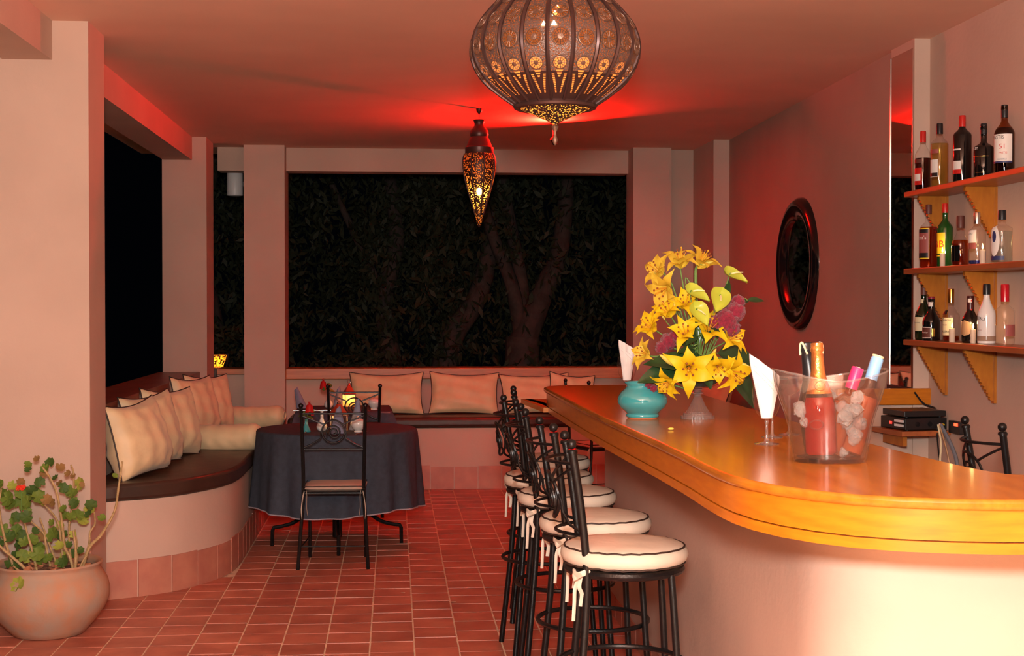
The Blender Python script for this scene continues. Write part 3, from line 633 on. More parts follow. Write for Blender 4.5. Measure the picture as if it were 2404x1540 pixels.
# ================================================================ shelves and bottles
SH = [('top', 2.112), ('middle', 1.722), ('bottom', 1.362)]
def bracket_mesh():
    n = 14; pts = [(.15, 0), (0, 0), (0, -.235), (.012, -.242)]
    hyp = []
    for k in range(n):
        for j in range(4):
            t = (k+j/4)/n; a = (.018+(.15-.018)*t, -.238+(.238-.006)*t); q = .007*math.sin(PI*j/4); hyp.append((a[0]+q*.87, a[1]-q*.5))
    poly = pts[1:]+hyp+[pts[0]]
    mb = MB(); m_ = len(poly)
    vs_ = [(-x, -.012, z) for x, z in poly]+[(-x, .012, z) for x, z in poly]
    mb.add(vs_, [tuple(range(m_)), tuple(range(2*m_-1, m_-1, -1))]+[((i+1) % m_, i, m_+i, m_+(i+1) % m_) for i in range(m_)])
    mb.box(-.012, 0, -.018, .018, -.25, 0)
    return mb.mesh('bracket', M['wood_bracket'], smooth=False)
bme = bracket_mesh()
for nm, z in SH:
    sh = empty('wall_shelf', (2.775, 6.0, z), label='%s wooden bottle shelf on scalloped brackets behind the bar' % nm, cat='shelf', group='bottle shelves behind the bar')
    bevel(MB().box(-.185, 0, -1.2, 1.095, -.028, 0).obj('shelf_board', M['wood_shelf'], sh, smooth=False), .004)
    for y in (.985, .40, -.45): link('bracket', bme, sh, (0, y, -.0285))

def prof_bottle(h, r, nr, zs, zn):
    """round bottle: body radius r up to zs, shoulder into neck radius nr at zn, lip at h"""
    p = [(.0001,.004),(r*.8,.0),(r*.97,.003),(r,.012),(r,zs)]
    for k in range(1, 7):
        t = k/7; s_ = .5-.5*math.cos(PI*t); p.append((r+(nr-r)*s_, zs+(zn-zs)*t))
    return p+[(nr,zn),(nr*.96,h-.02),(nr*1.12,h-.016),(nr*1.12,h)]
def r_at(p, z):
    for (r0, z0), (r1, z1) in zip(p[3:], p[4:]):
        if z0 <= z <= z1: return r0+(r1-r0)*(z-z0)/max(1e-6, z1-z0)
    return p[-1][0]
def patch(p, z0, z1, a0_, a1_, extra=.0008, oval=False):
    def fn(u, v):
        z = z0+(z1-z0)*v; w_ = 1
        if oval: w_ = math.sqrt(max(0, 1-(2*v-1)**2))
        a = (a0_+a1_)/2+(a1_-a0_)/2*(2*u-1)*w_; r_ = r_at(p, z)+extra; return (r_*math.cos(a), r_*math.sin(a), z)
    return MB().grid(fn, 14, 14 if oval else 6)
D = math.radians
def bottle(loc, label, prof, glass, fill=None, cap=None, labels=(), texts=(), group='bottles on the shelves', name='bottle', rot=(0,0,0), seg=28, sx=1):
    t = empty(name, loc, rot, label, 'bottle', group)
    MB().lathe(prof, seg, cap=True).obj('bottle_glass', glass, t, angle=50)
    h = prof[-1][1]
    if fill:
        lv, fm = fill; ip = [(max(.0001, r_-.0025), z+.003) for r_, z in prof if z < lv-.004]; ip.append((max(.001, r_at(prof, lv)-.0025), lv)); MB().lathe(ip, seg, cap=True).obj('liquid', fm, t, angle=50)
    if cap:
        cm, z0, z1, rr_ = cap; MB().lathe([(rr_,z0),(rr_,z1-.004),(rr_*.9,z1)], 18).obj('cap', cm, t)
    for lb in labels:
        z0, z1, ac, hw, lm = lb[:5]; patch(prof, z0, z1, D(ac-hw), D(ac+hw), *( [.0008+.0005*(lb[6] if len(lb) > 6 else 0), lb[5]] if len(lb) > 5 else [])).obj('paper_label', lm, t, angle=180)
    for tx in texts:
        s_, size, ac, z, tm_ = tx[:5]; ti = tx[5] if len(tx) > 5 else 0
        text_mb(s_, size, lambda x, y: ((r_at(prof, z)+.0022)*math.cos(D(ac)+x/r_at(prof, z)), (r_at(prof, z)+.0022)*math.sin(D(ac)+x/r_at(prof, z)), z+y+ti*x)).obj('lettering', tm_, t, smooth=False)
    return t
P_ = lambda n, c, r_=.4, **k: plain(n, c, r_, **k)
DK = P_('black_glass', (.006,.005,.005), .07, spec=.6); DG = P_('dark_green_glass', (.006,.014,.005), .07, spec=.6); GR = P_('green_glass', (.012,.07,.012), .07, spec=.6)
RED = P_('red_foil', (.55,.02,.015), .3); BLK = P_('black_cap', (.012,.012,.014), .35); WH = P_('white_label', (.78,.72,.66), .6); CR = P_('cream_label', (.74,.66,.42), .6); YL = P_('yellow_label', (.85,.62,.02), .5)
BR = P_('brown_label', (.12,.035,.025), .5); PK = P_('rose_brown_label', (.32,.08,.07), .5); GOLD = mat('gold_foil', (.75,.48,.12), .25, metal=1); M['gold'] = GOLD; INK = P_('black_ink', (.02,.016,.015), .6); RINK = P_('red_ink', (.6,.03,.02), .6); WINK = P_('white_ink', (.8,.75,.7), .6); NAVY = P_('navy_label', (.03,.035,.12), .5)
DRK_RED = thin_glass('dark_red_liquor', (.30,.02,.03)); PALE = thin_glass('pale_yellow_liquor', (.95,.88,.52)); AMB = thin_glass('amber_liquor', (.74,.30,.08)); BROWN_G = thin_glass('brown_glass', (.6,.36,.12)); CLR = M['glass']
SX = 2.662; TZ, MZ, LZ = 2.1125, 1.7225, 1.3625
# lettering and labels face the bar (towards -x), so from the terrace only their right ends show
bottle((SX,7.02,TZ), 'half full dark red liquor bottle with a red cap, first on the top shelf', prof_bottle(.30,.040,.0125,.175,.245), CLR, (.165,DRK_RED), (RED,.245,.303,.0145), [(.03,.115,180,62,RED),(.05,.085,180,52,WH,False,1),(.14,.158,180,55,BR)])
bottle((SX,6.80,TZ), 'pale yellow liquor bottle with a black neck, second on the top shelf', prof_bottle(.30,.042,.0135,.21,.255), CLR, (.215,PALE), (BLK,.262,.313,.0155), [(.05,.135,180,58,WH),(.165,.185,180,60,PK),(.052,.07,180,56,BLK,False,1)])
bottle((SX,6.52,TZ), 'black bottle with a bright red neck, third on the top shelf', prof_bottle(.30,.042,.0135,.22,.262), DK, None, (RED,.262,.315,.0155), [(.06,.10,180,60,WH),(.04,.06,180,60,RED),(.15,.157,180,58,WH)])
bottle((SX,6.275,TZ), 'squat black bottle with a black neck, fourth on the top shelf', prof_bottle(.235,.044,.0135,.135,.165), DK, None, (BLK,.20,.246,.0150), [(.095,.098,215,60,GOLD),(.022,.024,225,30,GOLD)], [('BAILEY', .016, 182, .132, WINK, .0)])
bottle((SX,6.055,TZ), 'brown bottle with a white printed label at the end of the top shelf', prof_bottle(.295,.043,.0135,.175,.235), BROWN_G, (.20,thin_glass('brown_liquor', (.35,.14,.03))), (BLK,.245,.30,.0150), [(.045,.17,205,88,WH),(.045,.052,205,88,NAVY,False,1)], [('PASTIS', .021, 204, .156, INK), ('51', .03, 235, .115, RINK), ('MARSEILLE', .0085, 232, .06, NAVY), ('PASTIS', .012, 238, .088, RINK)])
bottle((SX,6.94,MZ), 'amber bottle with a rose and black shield label, first on the middle shelf', prof_bottle(.30,.044,.0135,.195,.24), CLR, (.205,AMB), (BR,.27,.317,.0155), [(.045,.198,182,72,YL),(.05,.193,180,70,PK,False,1),(.05,.075,178,68,BLK,False,2),(.175,.192,178,68,BLK,False,2)], [("Grant's", .026, 186, .15, WINK)])
bottle((SX,6.725,MZ), 'green bottle with a bright yellow label and red cap, second on the middle shelf', prof_bottle(.29,.038,.0125,.185,.235), GR, None, (RED,.262,.307,.0145), [(.062,.165,182,66,YL),(.05,.056,182,66,YL)], [('J&B', .048, 190, .108, RINK)])
bottle((SX,6.535,MZ), 'squat amber bottle with a dark brown stopper, third on the middle shelf', prof_bottle(.19,.041,.0165,.10,.165), CLR, (.122,AMB), (BR,.178,.236,.0185), [(.02,.095,185,58,DK)])
bottle((SX,6.345,MZ), 'clear bottle with a silver cap and white label, fourth, middle shelf', prof_bottle(.215,.038,.0125,.145,.185), CLR, (.02,thin_glass('blue_liquor', (.25,.35,.85))), (M['silver'],.187,.24,.0150), [(.10,.158,185,58,WH),(.01,.06,300,36,P_('blue_label', (.03,.07,.5), .3)),(.072,.098,185,55,PK)], [('LOST', .012, 200, .14, INK)])
bottle((SX,6.075,MZ), 'clear square-shouldered bottle with a black cap at the end of the middle shelf', prof_bottle(.205,.045,.0145,.15,.175), CLR, (.14,thin_glass('clear_gin', (.82,.92,.95))), (BLK,.19,.232,.0170), [(.028,.165,200,34,WH,True),(.09,.14,200,14,NAVY,True,1),(.012,.03,200,60,NAVY)])
bottle((SX,7.00,LZ), 'tall dark green bottle with a cream label, first on the bottom shelf', prof_bottle(.285,.043,.0135,.115,.205), DG, None, (BR,.225,.292,.0150), [(.045,.115,195,62,CR),(.185,.205,200,40,CR)], [('MUSCADEL', .0085, 198, .086, INK)])
MB().lathe([(.014,1.6555),(.0145,1.668),(.0135,1.672)], 14, (SX,7.00,0)).obj('stopper', BLK, None).name = 'bottle_stopper'
tag(bpy.data.objects['bottle_stopper'], 'black stopper on the tall dark green bottle of the bottom shelf', 'stopper')
bottle((SX-.02,6.845,LZ), 'small dark bottle with a brown square label and red ribbon on the bottom shelf', prof_bottle(.205,.042,.0150,.09,.16), DK, None, (P_('dark_red_cap', (.22,.01,.03), .35),.19,.217,.0165), [(.012,.068,195,52,WH),(.016,.064,195,48,BR,False,1),(.168,.19,200,80,WH),(.075,.125,172,18,RED),(.02,.06,262,10,M['gold'])], [('Marnier', .0125, 200, .04, WINK)])
bottle((SX,6.645,LZ), 'clear bottle with a handwritten cream label and gold neck on the bottom shelf', prof_bottle(.235,.039,.0115,.125,.175), CLR, (.028,AMB), (GOLD,.185,.254,.0140), [(.03,.115,200,62,CR),(.13,.15,190,26,BLK)], [('E. Cuvee', .017, 202, .105, INK), ('VIEUX', .010, 200, .08, PK), ('MAZERES', .014, 203, .048, INK)])
bottle((SX,6.415,LZ), 'dark bottle with an oval tan label on the bottom shelf', prof_bottle(.205,.040,.0140,.095,.165), DK, None, (P_('dark_foil', (.05,.008,.01), .3),.155,.218,.0160), [(.032,.105,205,55,P_('tan_label', (.45,.27,.14), .6),True),(.18,.205,235,34,WH),(.15,.2,262,10,RED)])
bottle((SX,6.235,LZ), 'opaque white bottle with a black cap on the bottom shelf', prof_bottle(.245,.040,.0135,.125,.215), M['white_ceramic'], None, (BLK,.222,.27,.0165), [(.003,.036,240,110,P_('smoky_clear', (.36,.22,.15), .15))], [('MALIBU', .021, 186, .118, INK, -.25), ('RUM', .009, 205, .062, PK)])
bottle((SX,6.04,LZ), 'clear bottle with a shiny red cap at the end of the bottom shelf', prof_bottle(.235,.041,.0155,.15,.18), CLR, None, (P_('shiny_red_cap', (.55,.01,.02), .2),.19,.266,.0180), [(.04,.09,290,40,PK)])
def candle(loc, h, r_, label, lit=True, group='candles among the bottles'):
    t = empty('candle', loc, (0,0,0), label, 'candle', group)
    MB().lathe([(r_*.92,0),(r_,.004),(r_,h-.003),(r_*.8,h-.001),(.0001,h-.006)], 18).obj('wax', M['wax'], t)
    MB().tube([(0,0,h-.006),(0,.0005,h+.005)], .0009, 5).obj('wick', BLK, t)
    if lit:
        MB().lathe([(.0003,h+.001),(.0035,h+.006),(.0040,h+.010),(.0022,h+.019),(.0002,h+.027)], 12).obj('flame', M['flame'], t)
        point('candle_light', (loc[0]-.004, loc[1]-.004, loc[2]+h+.03), .22, (1, .55, .2), .008)
candle((SX-.04,6.655,MZ), .066, .0125, 'short candle beside the yellow labelled green bottle', True)
candle((SX-.02,6.235,MZ), .066, .0125, 'lit white candle between the clear bottles on the middle shelf', True)
candle((SX-.035,6.545,LZ), .066, .0140, 'lit white candle beside the cream labelled bottle on the bottom shelf', True)
candle((SX-.02,6.335,LZ), .066, .0120, 'white candle beside the opaque white bottle on the bottom shelf', True)

# ================================================================ things on the bar
BT = 1.1205
pot = empty('ceramic_pot', (.914, 5.207, BT), label='round turquoise glazed ceramic pot on the bar', cat='pot')
MB().lathe([(.056,.004),(.060,.006),(.0615,.012),(.058,.017),(.066,.026),(.084,.042),(.0925,.060),(.091,.078),(.080,.096),(.066,.108),(.058,.117),(.060,.124),(.067,.131),(.0665,.135),(.060,.134),(.054,.122),(.052,.112),(.075,.09),(.085,.06),(.06,.02),(.0001,.014)], 48).obj('glazed_body', M['turquoise'], pot, angle=60)
MB().lathe([(.054,0),(.057,.004)], 40).obj('foot', M['unglazed'], pot)

def wine_glass(loc, label, s=1.0, group='wine glasses holding napkins'):
    t = empty('wine_glass', loc, (0,0,0), label, 'glass', group)
    MB().lathe([(.0375*s,.0),(.0378*s,.002),(.02*s,.005),(.008*s,.009),(.0052*s,.02),(.0042*s,.045*s),(.0042*s,.06*s),(.0068*s,.066*s),(.0068*s,.070*s),(.005*s,.073*s)], 28).obj('stem', M['glass_bright'], t, angle=60)
    out = [(.005,.073),(.016,.077),(.03,.092),(.039,.115),(.0435,.142),(.0425,.165),(.038,.185)]
    MB().lathe([(r_*s, z*s) for r_, z in out], 36, cap=False).obj('bowl', M['glass'], t, angle=180)
    return t
def napkin_roll(loc, zb, zl, zr, w0, w1, label, rz=0, tilt=0, m=None, group='white napkins standing in glasses', lean=0, name='napkin'):
    """folded napkin standing in a glass: a pleated tapering roll, its top edge cut on the slant"""
    t = empty(name, loc, (0, 0, rz), label, 'napkin', group)
    def fn(u, v):
        a = 2*PI*u; x = math.cos(a); w_ = w0+(w1-w0)*min(1, v*1.15); zt = zl+(zr-zl)*(x*.5+.5)
        z = zb+(zt-zb)*v; y = math.sin(a)*(.45+.12*math.cos(6*a)*v); return (x*w_+lean*v, y*w_, z)
    mb = MB().grid(fn, 48, 14, closed_u=True)
    mb.grid(lambda u, v: ((lambda p, q: tuple(q+(p-q)*v))(Vector(fn(u, 1)), Vector((lean+.15*w1*math.cos(2*PI*u), 0, (zl+zr)/2-.05)))), 48, 3, closed_u=True)
    mb.add([fn(k/48, 0) for k in range(48)], [tuple(range(47,-1,-1))])
    mb.obj('folded_sheet', m or M['napkin'], t, angle=50)
    fl = MB(); 
    for j, off in enumerate((.25, .55)):
        fl.tube([(w1*(-.8+1.5*k/8)+lean, -.47*w1*math.sqrt(max(.05, 1-(-.8+1.5*k/8)**2)), zl+(zr-zl)*((-.8+1.5*k/8)*.5+.5)-.012-off*.05-.02*k/8) for k in range(9)], .0012, 4)
    fl.obj('fold_edge', m or M['napkin'], t)
    return t
wine_glass((1.116, 4.206, BT), 'wine glass with a standing white napkin, left of the ice bucket')
napkin_roll((1.116, 4.206, BT), .078, .272, .205, .017, .046, 'tall white paper napkin in the glass beside the ice bucket', lean=-.008)
wine_glass((1.04, 6.326, BT), 'wine glass with a white napkin behind the turquoise pot')
napkin_roll((1.04, 6.326, BT), .080, .262, .215, .018, .040, 'white napkin in the glass behind the turquoise pot', rz=.2)

# ice bucket with bottles
bk = empty('ice_bucket', (1.163, 3.735, BT), (0,0,-.08), label='clear acrylic ice bucket holding bottles and ice at the bar corner', cat='bucket')
def bucket(u, v, e=0):
    a = 2*PI*u; c, s_ = math.cos(a), math.sin(a)
    keys = [(0,.094),(.04,.0985),(.2,.104),(.4,.112),(.55,.121),(.7,.134),(.85,.147),(1,.1535)]
    for (v0, r0), (v1, r1) in zip(keys, keys[1:]):
        if v0 <= v <= v1: r_ = r0+(r1-r0)*(v-v0)/(v1-v0); break
    ear = abs(c)**6; r_ = r_-e
    z = .235*v*(1-.0)+(.012*abs(c)**2-.016*(1-abs(c))**1)*max(0, v-.7)/.3
    return (r_*c, r_*s_*.84, z)
MB().grid(lambda u, v: bucket(u, v), 64, 24, closed_u=True).obj('bucket_wall', M['acrylic'], bk, angle=180)
MB().add([bucket(k/64, 0) for k in range(64)]+[tuple(Vector(bucket(k/64, 0, .006))+Vector((0,0,.012))) for k in range(64)], [tuple(range(63,-1,-1)), tuple(range(64,128))]).obj('bucket_base', M['acrylic'], bk, smooth=False)
MB().tube([bucket(k/64, 1) for k in range(64)], .0028, 6, closed=True).obj('rim', M['glass_bright'], bk)
MB().grid(lambda u, v: bucket(u, .05+.95*v, .005), 64, 20, closed_u=True).obj('inner_wall', M['acrylic'], bk, angle=180)
for s_ in (-1, 1):
    MB().tube([(.018*math.cos(a*PI/10)-.055*s_-.0, -.0915, .105+.012*math.sin(a*PI/10)) for a in range(20)], .0018, 6, closed=True).obj('moulded_ring', M['acrylic'], bk) if s_ > 0 else None
def champ(h=.30, r_=.0435): return [(.0001,.006),(r_*.85,.0),(r_,.006),(r_,.012),(r_,.115),(r_*.97,.135),(r_*.86,.155),(r_*.68,.178),(r_*.50,.20),(r_*.40,.225),(r_*.36,.25),(.0145,.275),(.0165,.278),(.0165,.286),(.0150,.288),(.0150,h)]
COP = mat('copper_foil', (.72,.26,.07), .28, metal=.75, bump=.3, bscale=80); M['copper_foil'] = COP
ROSE = thin_glass('rose_wine', (.9,.10,.07), haze=.42, hc=(.60,.028,.022)); ROSEG = thin_glass('rose_bottle_glass', (.95,.84,.80))
GB = 'bottles in the ice bucket'; KX, KY, KZ = 1.163, 3.735, BT+.014
cp = champ()
b1 = bottle((KX-.028,KY-.018,KZ+.003), 'rose sparkling wine bottle with copper foil, foremost in the ice bucket', cp, ROSEG, (.155,ROSE), None, [(.165,.205,-100,150,COP)], [], GB, rot=(-.05,-.03,0))
foil = [(r_+.0012, z) for r_, z in cp if z >= .195]; MB().lathe([(r_at(cp,.185)+.0012,.185)]+foil+[(.0001,.303)], 28).obj('foil', COP, b1, angle=50)
text_mb('G', .016, lambda x, y: ((r_at(cp,.19+y)+.0026)*math.cos(D(-98)+x/.024), (r_at(cp,.19+y)+.0026)*math.sin(D(-98)+x/.024), .186+y)).tube([((r_at(cp,.186+.012*math.sin(a))+.0026)*math.cos(D(-98)+.012*math.cos(a)/.024), (r_at(cp,.186+.012*math.sin(a))+.0026)*math.sin(D(-98)+.012*math.cos(a)/.024), .186+.012*math.sin(a)) for a in [k*PI/12 for k in range(24)]], .0008, 4, closed=True).obj('emblem', GOLD, b1, smooth=False)
MB().tube([(.0165*math.cos(a), .0165*math.sin(a), .272+.030*math.sin(k*PI/8)) for k, a in enumerate([D(-40+k*20) for k in range(9)])], .004, 6, flat=.4).obj('paper_seal', CR, b1)
b2 = bottle((KX-.010,KY+.045,KZ+.004), 'dark sparkling wine bottle with black foil behind the copper one in the bucket', cp, P_('smoky_dark_glass', (.03,.02,.015), .06, spec=.6), None, None, [], [], GB, rot=(-.10,-.10,.5))
MB().lathe([(r_at(cp,.20)+.0012,.20)]+[(r_+.0012, z) for r_, z in cp if z >= .205]+[(.0001,.303)], 28).obj('foil', BLK, b2, angle=50)
MB().tube([(.0175*math.cos(a), .0175*math.sin(a), .27+.034*math.sin(k*PI/8)) for k, a in enumerate([D(150+k*10) for k in range(9)])], .005, 6, flat=.4).obj('paper_seal', CR, b2)
wp = prof_bottle(.243,.037,.0135,.135,.175)
b3 = bottle((KX+.002,KY+.01,KZ+.004), 'rose wine bottle with a bright pink cap leaning in the ice bucket', wp, thin_glass('pinkish_glass', (.88,.62,.5)), (.145,thin_glass('pale_rose_wine', (.9,.5,.34), haze=.4, hc=(.75,.30,.18))), (P_('pink_cap', (.75,.03,.16), .35),.185,.245,.0165), [], [], GB, rot=(.05,.31,0))
MB().lathe([(.006,.245),(.006,.2462),(.0001,.2464)], 12).obj('cap_emblem', CR, b3)
b4 = bottle((KX+.050,KY+.0,KZ+.006), 'rose wine bottle with a pale blue cap leaning right in the ice bucket', prof_bottle(.268,.036,.0135,.15,.195), thin_glass('pale_peach_glass', (.9,.68,.55)), (.16,thin_glass('peach_wine', (.9,.5,.34), haze=.4, hc=(.75,.30,.18))), (P_('sky_blue_cap', (.22,.47,.78), .3),.208,.270,.0170), [(.212,.258,200,45,CR)], [], GB, rot=(-.03,.315,0))
MB().lathe([(.0001,.270),(.0145,.270),(.0165,.273),(.0155,.276),(.0001,.277)], 18).obj('cap_top', CR, b4)
def ice_mesh(seed):
    rr = random.Random(seed); mb = MB().ball((0,0,0), .016, 7, 5)
    mb.v = [tuple(c*rr.uniform(.75, 1.2) for c in p) for p in mb.v]; return mb.mesh('ice_cube', M['ice'], smooth=False)
ims = [ice_mesh(k) for k in range(5)]; ri = random.Random(11); n_ = 0
while n_ < 58:
    a = ri.uniform(0, 2*PI); rr_ = ri.uniform(.3, .93); z = ri.uniform(.02, .15) if n_ < 38 else ri.uniform(.10, .175)
    v_ = z/.235; x, y, _ = bucket(a/(2*PI), v_, .022); x *= rr_; y *= rr_
    if abs(x+.024) < .047 and -.2 < y < .03: continue
    o = link('ice_cube', ims[n_ % 5], None, (1.163+x*math.cos(-.08)-y*math.sin(-.08), 3.735+x*math.sin(-.08)+y*math.cos(-.08), BT+.006+z), (ri.uniform(0,3), ri.uniform(0,3), ri.uniform(0,3)))
    o.scale = [ri.uniform(.9, 1.4)]*3
    tag(o, 'clear lump of ice among the bottles in the ice bucket', 'ice', 'ice lumps in the bucket'); n_ += 1
# coupe glasses behind the bucket
for k, (x, y, r_, lab) in enumerate(((1.19,4.42,.052,'coupe glass behind the ice bucket, left of the copper foil'), (1.268,4.50,.050,'coupe glass behind the ice bucket, hidden behind the copper foil'), (1.345,4.44,.050,'coupe glass behind the ice bucket, beside the pink cap'))):
    t = empty('coupe_glass', (x, y, BT), (0,0,0), lab, 'glass', 'coupe glasses behind the bucket')
    MB().lathe([(.034,.0),(.034,.002),(.012,.006),(.005,.012),(.004,.06),(.004,.12),(.007,.128)], 26).obj('stem', M['glass_bright'], t, angle=60)
    MB().lathe([(.006,.128),(.02,.134),(r_*.72,.15),(r_*.95,.172),(r_,.186)], 36, cap=False).obj('bowl', M['glass'], t, angle=180)
    MB().tube([(r_*math.cos(a*PI/18), r_*math.sin(a*PI/18), .186) for a in range(36)], .0020, 6, closed=True).obj('rim', M['glass_bright'], t)
o = MB().ball((0,0,.0045), .0105, 14, 8, sz=.42).obj('fallen_bud', M['bud'], None, (.922,4.704,BT)); o.scale = (1,.55,1); tag(o, 'small pale yellow fallen flower bud lying on the bar', 'flower bud')

# ================================================================ flower arrangement
FX, FY = 1.113, 5.17
bowl = empty('pedestal_bowl', (FX, FY, BT), label='pressed glass pedestal bowl holding the flowers', cat='bowl')
def flute(prof, seg, amp, z0):
    mb = MB(); n = len(prof)
    def fn(u, v):
        i = v*(n-1); k = min(int(i), n-2); t = i-k; r_ = prof[k][0]+(prof[k+1][0]-prof[k][0])*t; z = prof[k][1]+(prof[k+1][1]-prof[k][1])*t
        return (r_*(1+amp*math.cos(seg*2*PI*u))*math.cos(2*PI*u), r_*(1+amp*math.cos(seg*2*PI*u))*math.sin(2*PI*u), z+z0)
    return mb.grid(fn, seg*4, (n-1)*2, closed_u=True)
flute([(.0001,0),(.061,0),(.061,.011),(.052,.011),(.052,.021),(.045,.022),(.03,.045),(.02,.068),(.013,.084)], 32, .018, 0).obj('foot', M['glass_bright'], bowl, angle=50)
MB().lathe([(.013,.083),(.013,.088),(.021,.091),(.021,.096),(.014,.099),(.013,.104),(.018,.106),(.018,.110),(.012,.112)], 24).obj('knop', M['glass_bright'], bowl)
flute([(.012,.111),(.04,.114),(.07,.124),(.092,.142),(.103,.165),(.106,.178)], 28, .012, 0).obj('bowl_cup', M['glass_cut'], bowl, angle=180)
o = MB().lathe([(.0001,.116),(.04,.119),(.066,.129),(.086,.146),(.095,.168),(.085,.19),(.05,.215),(.0001,.222)], 22).obj('floral_foam', mat('wet_floral_foam', (.012,.022,.010), .9, bump=.5, bscale=120), None, (FX,FY,BT)); tag(o, 'dark green floral foam inside the glass pedestal bowl', 'floral foam')
def petal_mesh(ln, wd, curl, name, m):
    def fn(u, v):
        t = v; x = 2*u-1; w_ = wd*(math.sin(PI*min(1, t**.75))**.8*(1-.25*t)+.06*(1-t)); cup = -.30*w_*(1-x*x)
        r_ = .006+ln*(.42*t+.35*curl*t**3); z = ln*(.85*t-.55*curl*t**3)
        return (r_+cup*.8+.0035*math.sin(9*t+4*x)*t*abs(x), x*w_, z+abs(x)**2*w_*.18)
    return MB().grid(fn, 6, 10).mesh(name, m)
PM = {}
for key, m in (('y', M['lily']), ('p', M['lily_pale'])):
    PM[key] = [petal_mesh(.092, .0265, .80, 'petal', m), petal_mesh(.096, .0205, 1.1, 'petal', m)]
def sta():
    mb = MB()
    for k in range(6):
        a = k*PI/3+.4; ca, sa = math.cos(a), math.sin(a)
        mb.tube([(0,0,.004),(.008*ca,.008*sa,.03),(.016*ca,.016*sa,.052)], .0009, 4); mb.ball((.0165*ca,.0165*sa,.053), .0032, 6, 4, mi=1)
    mb.tube([(0,0,.004),(.002,0,.035),(.005,0,.064)], .0014, 5); mb.ball((.005,0,.065), .003, 6, 4); return mb.mesh('stamens', [M['stamen'], M['anther']])
STA = sta()
rf = random.Random(5)
def stem_to(t, p, d, r_=.0028, m=None, back=.02):
    p = Vector(p); d = Vector(d).normalized(); b = p-d*back; base = Vector((p.x*.12, p.y*.2, .19)); base.z = min(.19, p.z-.03) if p.z < .2 else .19
    MB().tube(smooth_path([base, base.lerp(b, .5)+Vector((0,0,.02)), b, p], 5), r_, 6).obj('stalk', m or M['stalk'], t)
def lily(p, d, label, key='y', sc=1.0, openness=1.0):
    t = empty('lily', (FX, FY, BT), (0,0,0), label, 'flower', 'yellow lilies'); roll = rf.uniform(0, 6)
    for k in range(6):
        mm = facing(p, d, roll+k*PI/3+rf.uniform(-.14,.14)) @ Matrix.Rotation(-.5*(1-openness)+rf.uniform(-.25,.22), 4, 'Y') @ Matrix.Rotation(rf.uniform(-.3,.3), 4, 'Z') @ Matrix.Scale(sc*rf.uniform(.92,1.05), 4)
        link('petal', PM[key][k % 2], t, mat=mm)
    link('stamens', STA, t, mat=facing(p, d, roll, sc*1.1)); stem_to(t, p, d); return t
LIL = [((.003,.02,.555),(.40,-.45,.80),'yellow lily at the very top right of the bouquet','p',.95,.7), ((-.062,.01,.553),(-.12,-.4,.9),'yellow lily at the very top of the bouquet, opening upwards','p',.95,.8),
 ((-.132,.0,.53),(-.75,-.45,.45),'yellow lily at the top left of the bouquet, facing left','p',.9,.9), ((-.112,-.02,.485),(-.65,-.55,-.35),'drooping yellow lily below the top cluster on the left','p',.95,1),
 ((-.055,-.03,.405),(-.1,-.75,.6),'open yellow lily in the middle of the bouquet, beside the lime spathes','y',.85,.8), ((-.105,-.03,.375),(-.5,-.45,.7),'yellow lily left of the middle, opening up and left','y',.9,.7),
 ((-.16,-.02,.325),(-.8,-.4,.5),'yellow lily at the left side of the bouquet above the red plume','y',.9,.9), ((.018,-.08,.315),(.1,-.7,.7),'large open yellow lily at the centre of the bouquet','y',1.0,.9),
 ((-.06,-.09,.30),(-.35,-.75,.5),'yellow lily left of the centre one, petals curling back','y',.92,.8), ((.088,-.07,.285),(.55,-.7,.45),'yellow lily at the right of the bouquet, facing right','y',.92,.9),
 ((-.06,-.125,.195),(-.15,-.97,-.05),'wide open yellow lily hanging low at the front left over the bowl','y',1.08,1.1), ((-.185,-.03,.235),(-.8,-.5,.25),'small greenish yellow lily at the far left beside the napkin','p',.8,.9),
 ((.085,-.12,.185),(.45,-.85,-.35),'yellow lily hanging low at the front right over the bowl','y',1.0,1), ((.045,-.125,.205),(-.1,-.9,-.35),'ragged yellow lily low at the front between the two hanging ones','y',.85,.9), ((-.118,-.10,.15),(-.65,-.6,-.5),'yellow lily drooping below the bowl rim at the left','y',.8,.9)]
for a in LIL: lily(*a[:4], a[4]*1.18, a[5])
BM = MB().lathe([(.0005,0),(.006,.004),(.0095,.016),(.0105,.032),(.008,.050),(.004,.064),(.0005,.071)], 12)
BME = BM.mesh('bud_body', M['bud'])
for p, d, sc, lab in (((-.10,-.11,.20),(-.80,-.25,.48),1.15,'fat yellow lily bud pointing left above the dark curled leaf'), ((.095,-.12,.215),(.88,-.35,-.28),1.05,'long pale yellow lily bud pointing right over the napkin side'),
     ((.022,-.13,.235),(.25,-.7,.65),.6,'tiny green yellow bud among the front lilies'), ((.015,.0,.565),(.92,-.1,.3),.62,'slim yellow bud at the top right of the bouquet'),
     ((-.09,-.04,.40),(-.3,-.5,.8),.5,'small pale bud left of the lime spathes'), ((-.13,-.04,.365),(-.5,-.5,.6),.45,'small pale bud above the left lily')):
    t = empty('lily_bud', (FX, FY, BT), (0,0,0), lab, 'flower bud', 'lily buds'); link('bud_body', BME, t, mat=facing(p, d, 0, sc)); stem_to(t, p, d, .0022)
def heart(u, v):
    x = 2*u-1; t = v; w_ = .036*(math.sin(PI*t**.6)**.75)*(1+.1*(1-t)); y = -.016*abs(x)*(1-t)**3+.085*t-.012
    return (x*w_, y, -.010*(1-x*x)+.012*x*x*(1-t)-.018*t*t)
HM = MB().grid(heart, 10, 12).mesh('spathe', M['spathe']); SPM = MB().tube([(0,.006,.0),(0,.02,.009),(0,.045,.016)], [.0032,.0035,.0018], 6).mesh('spadix', M['spadix'])
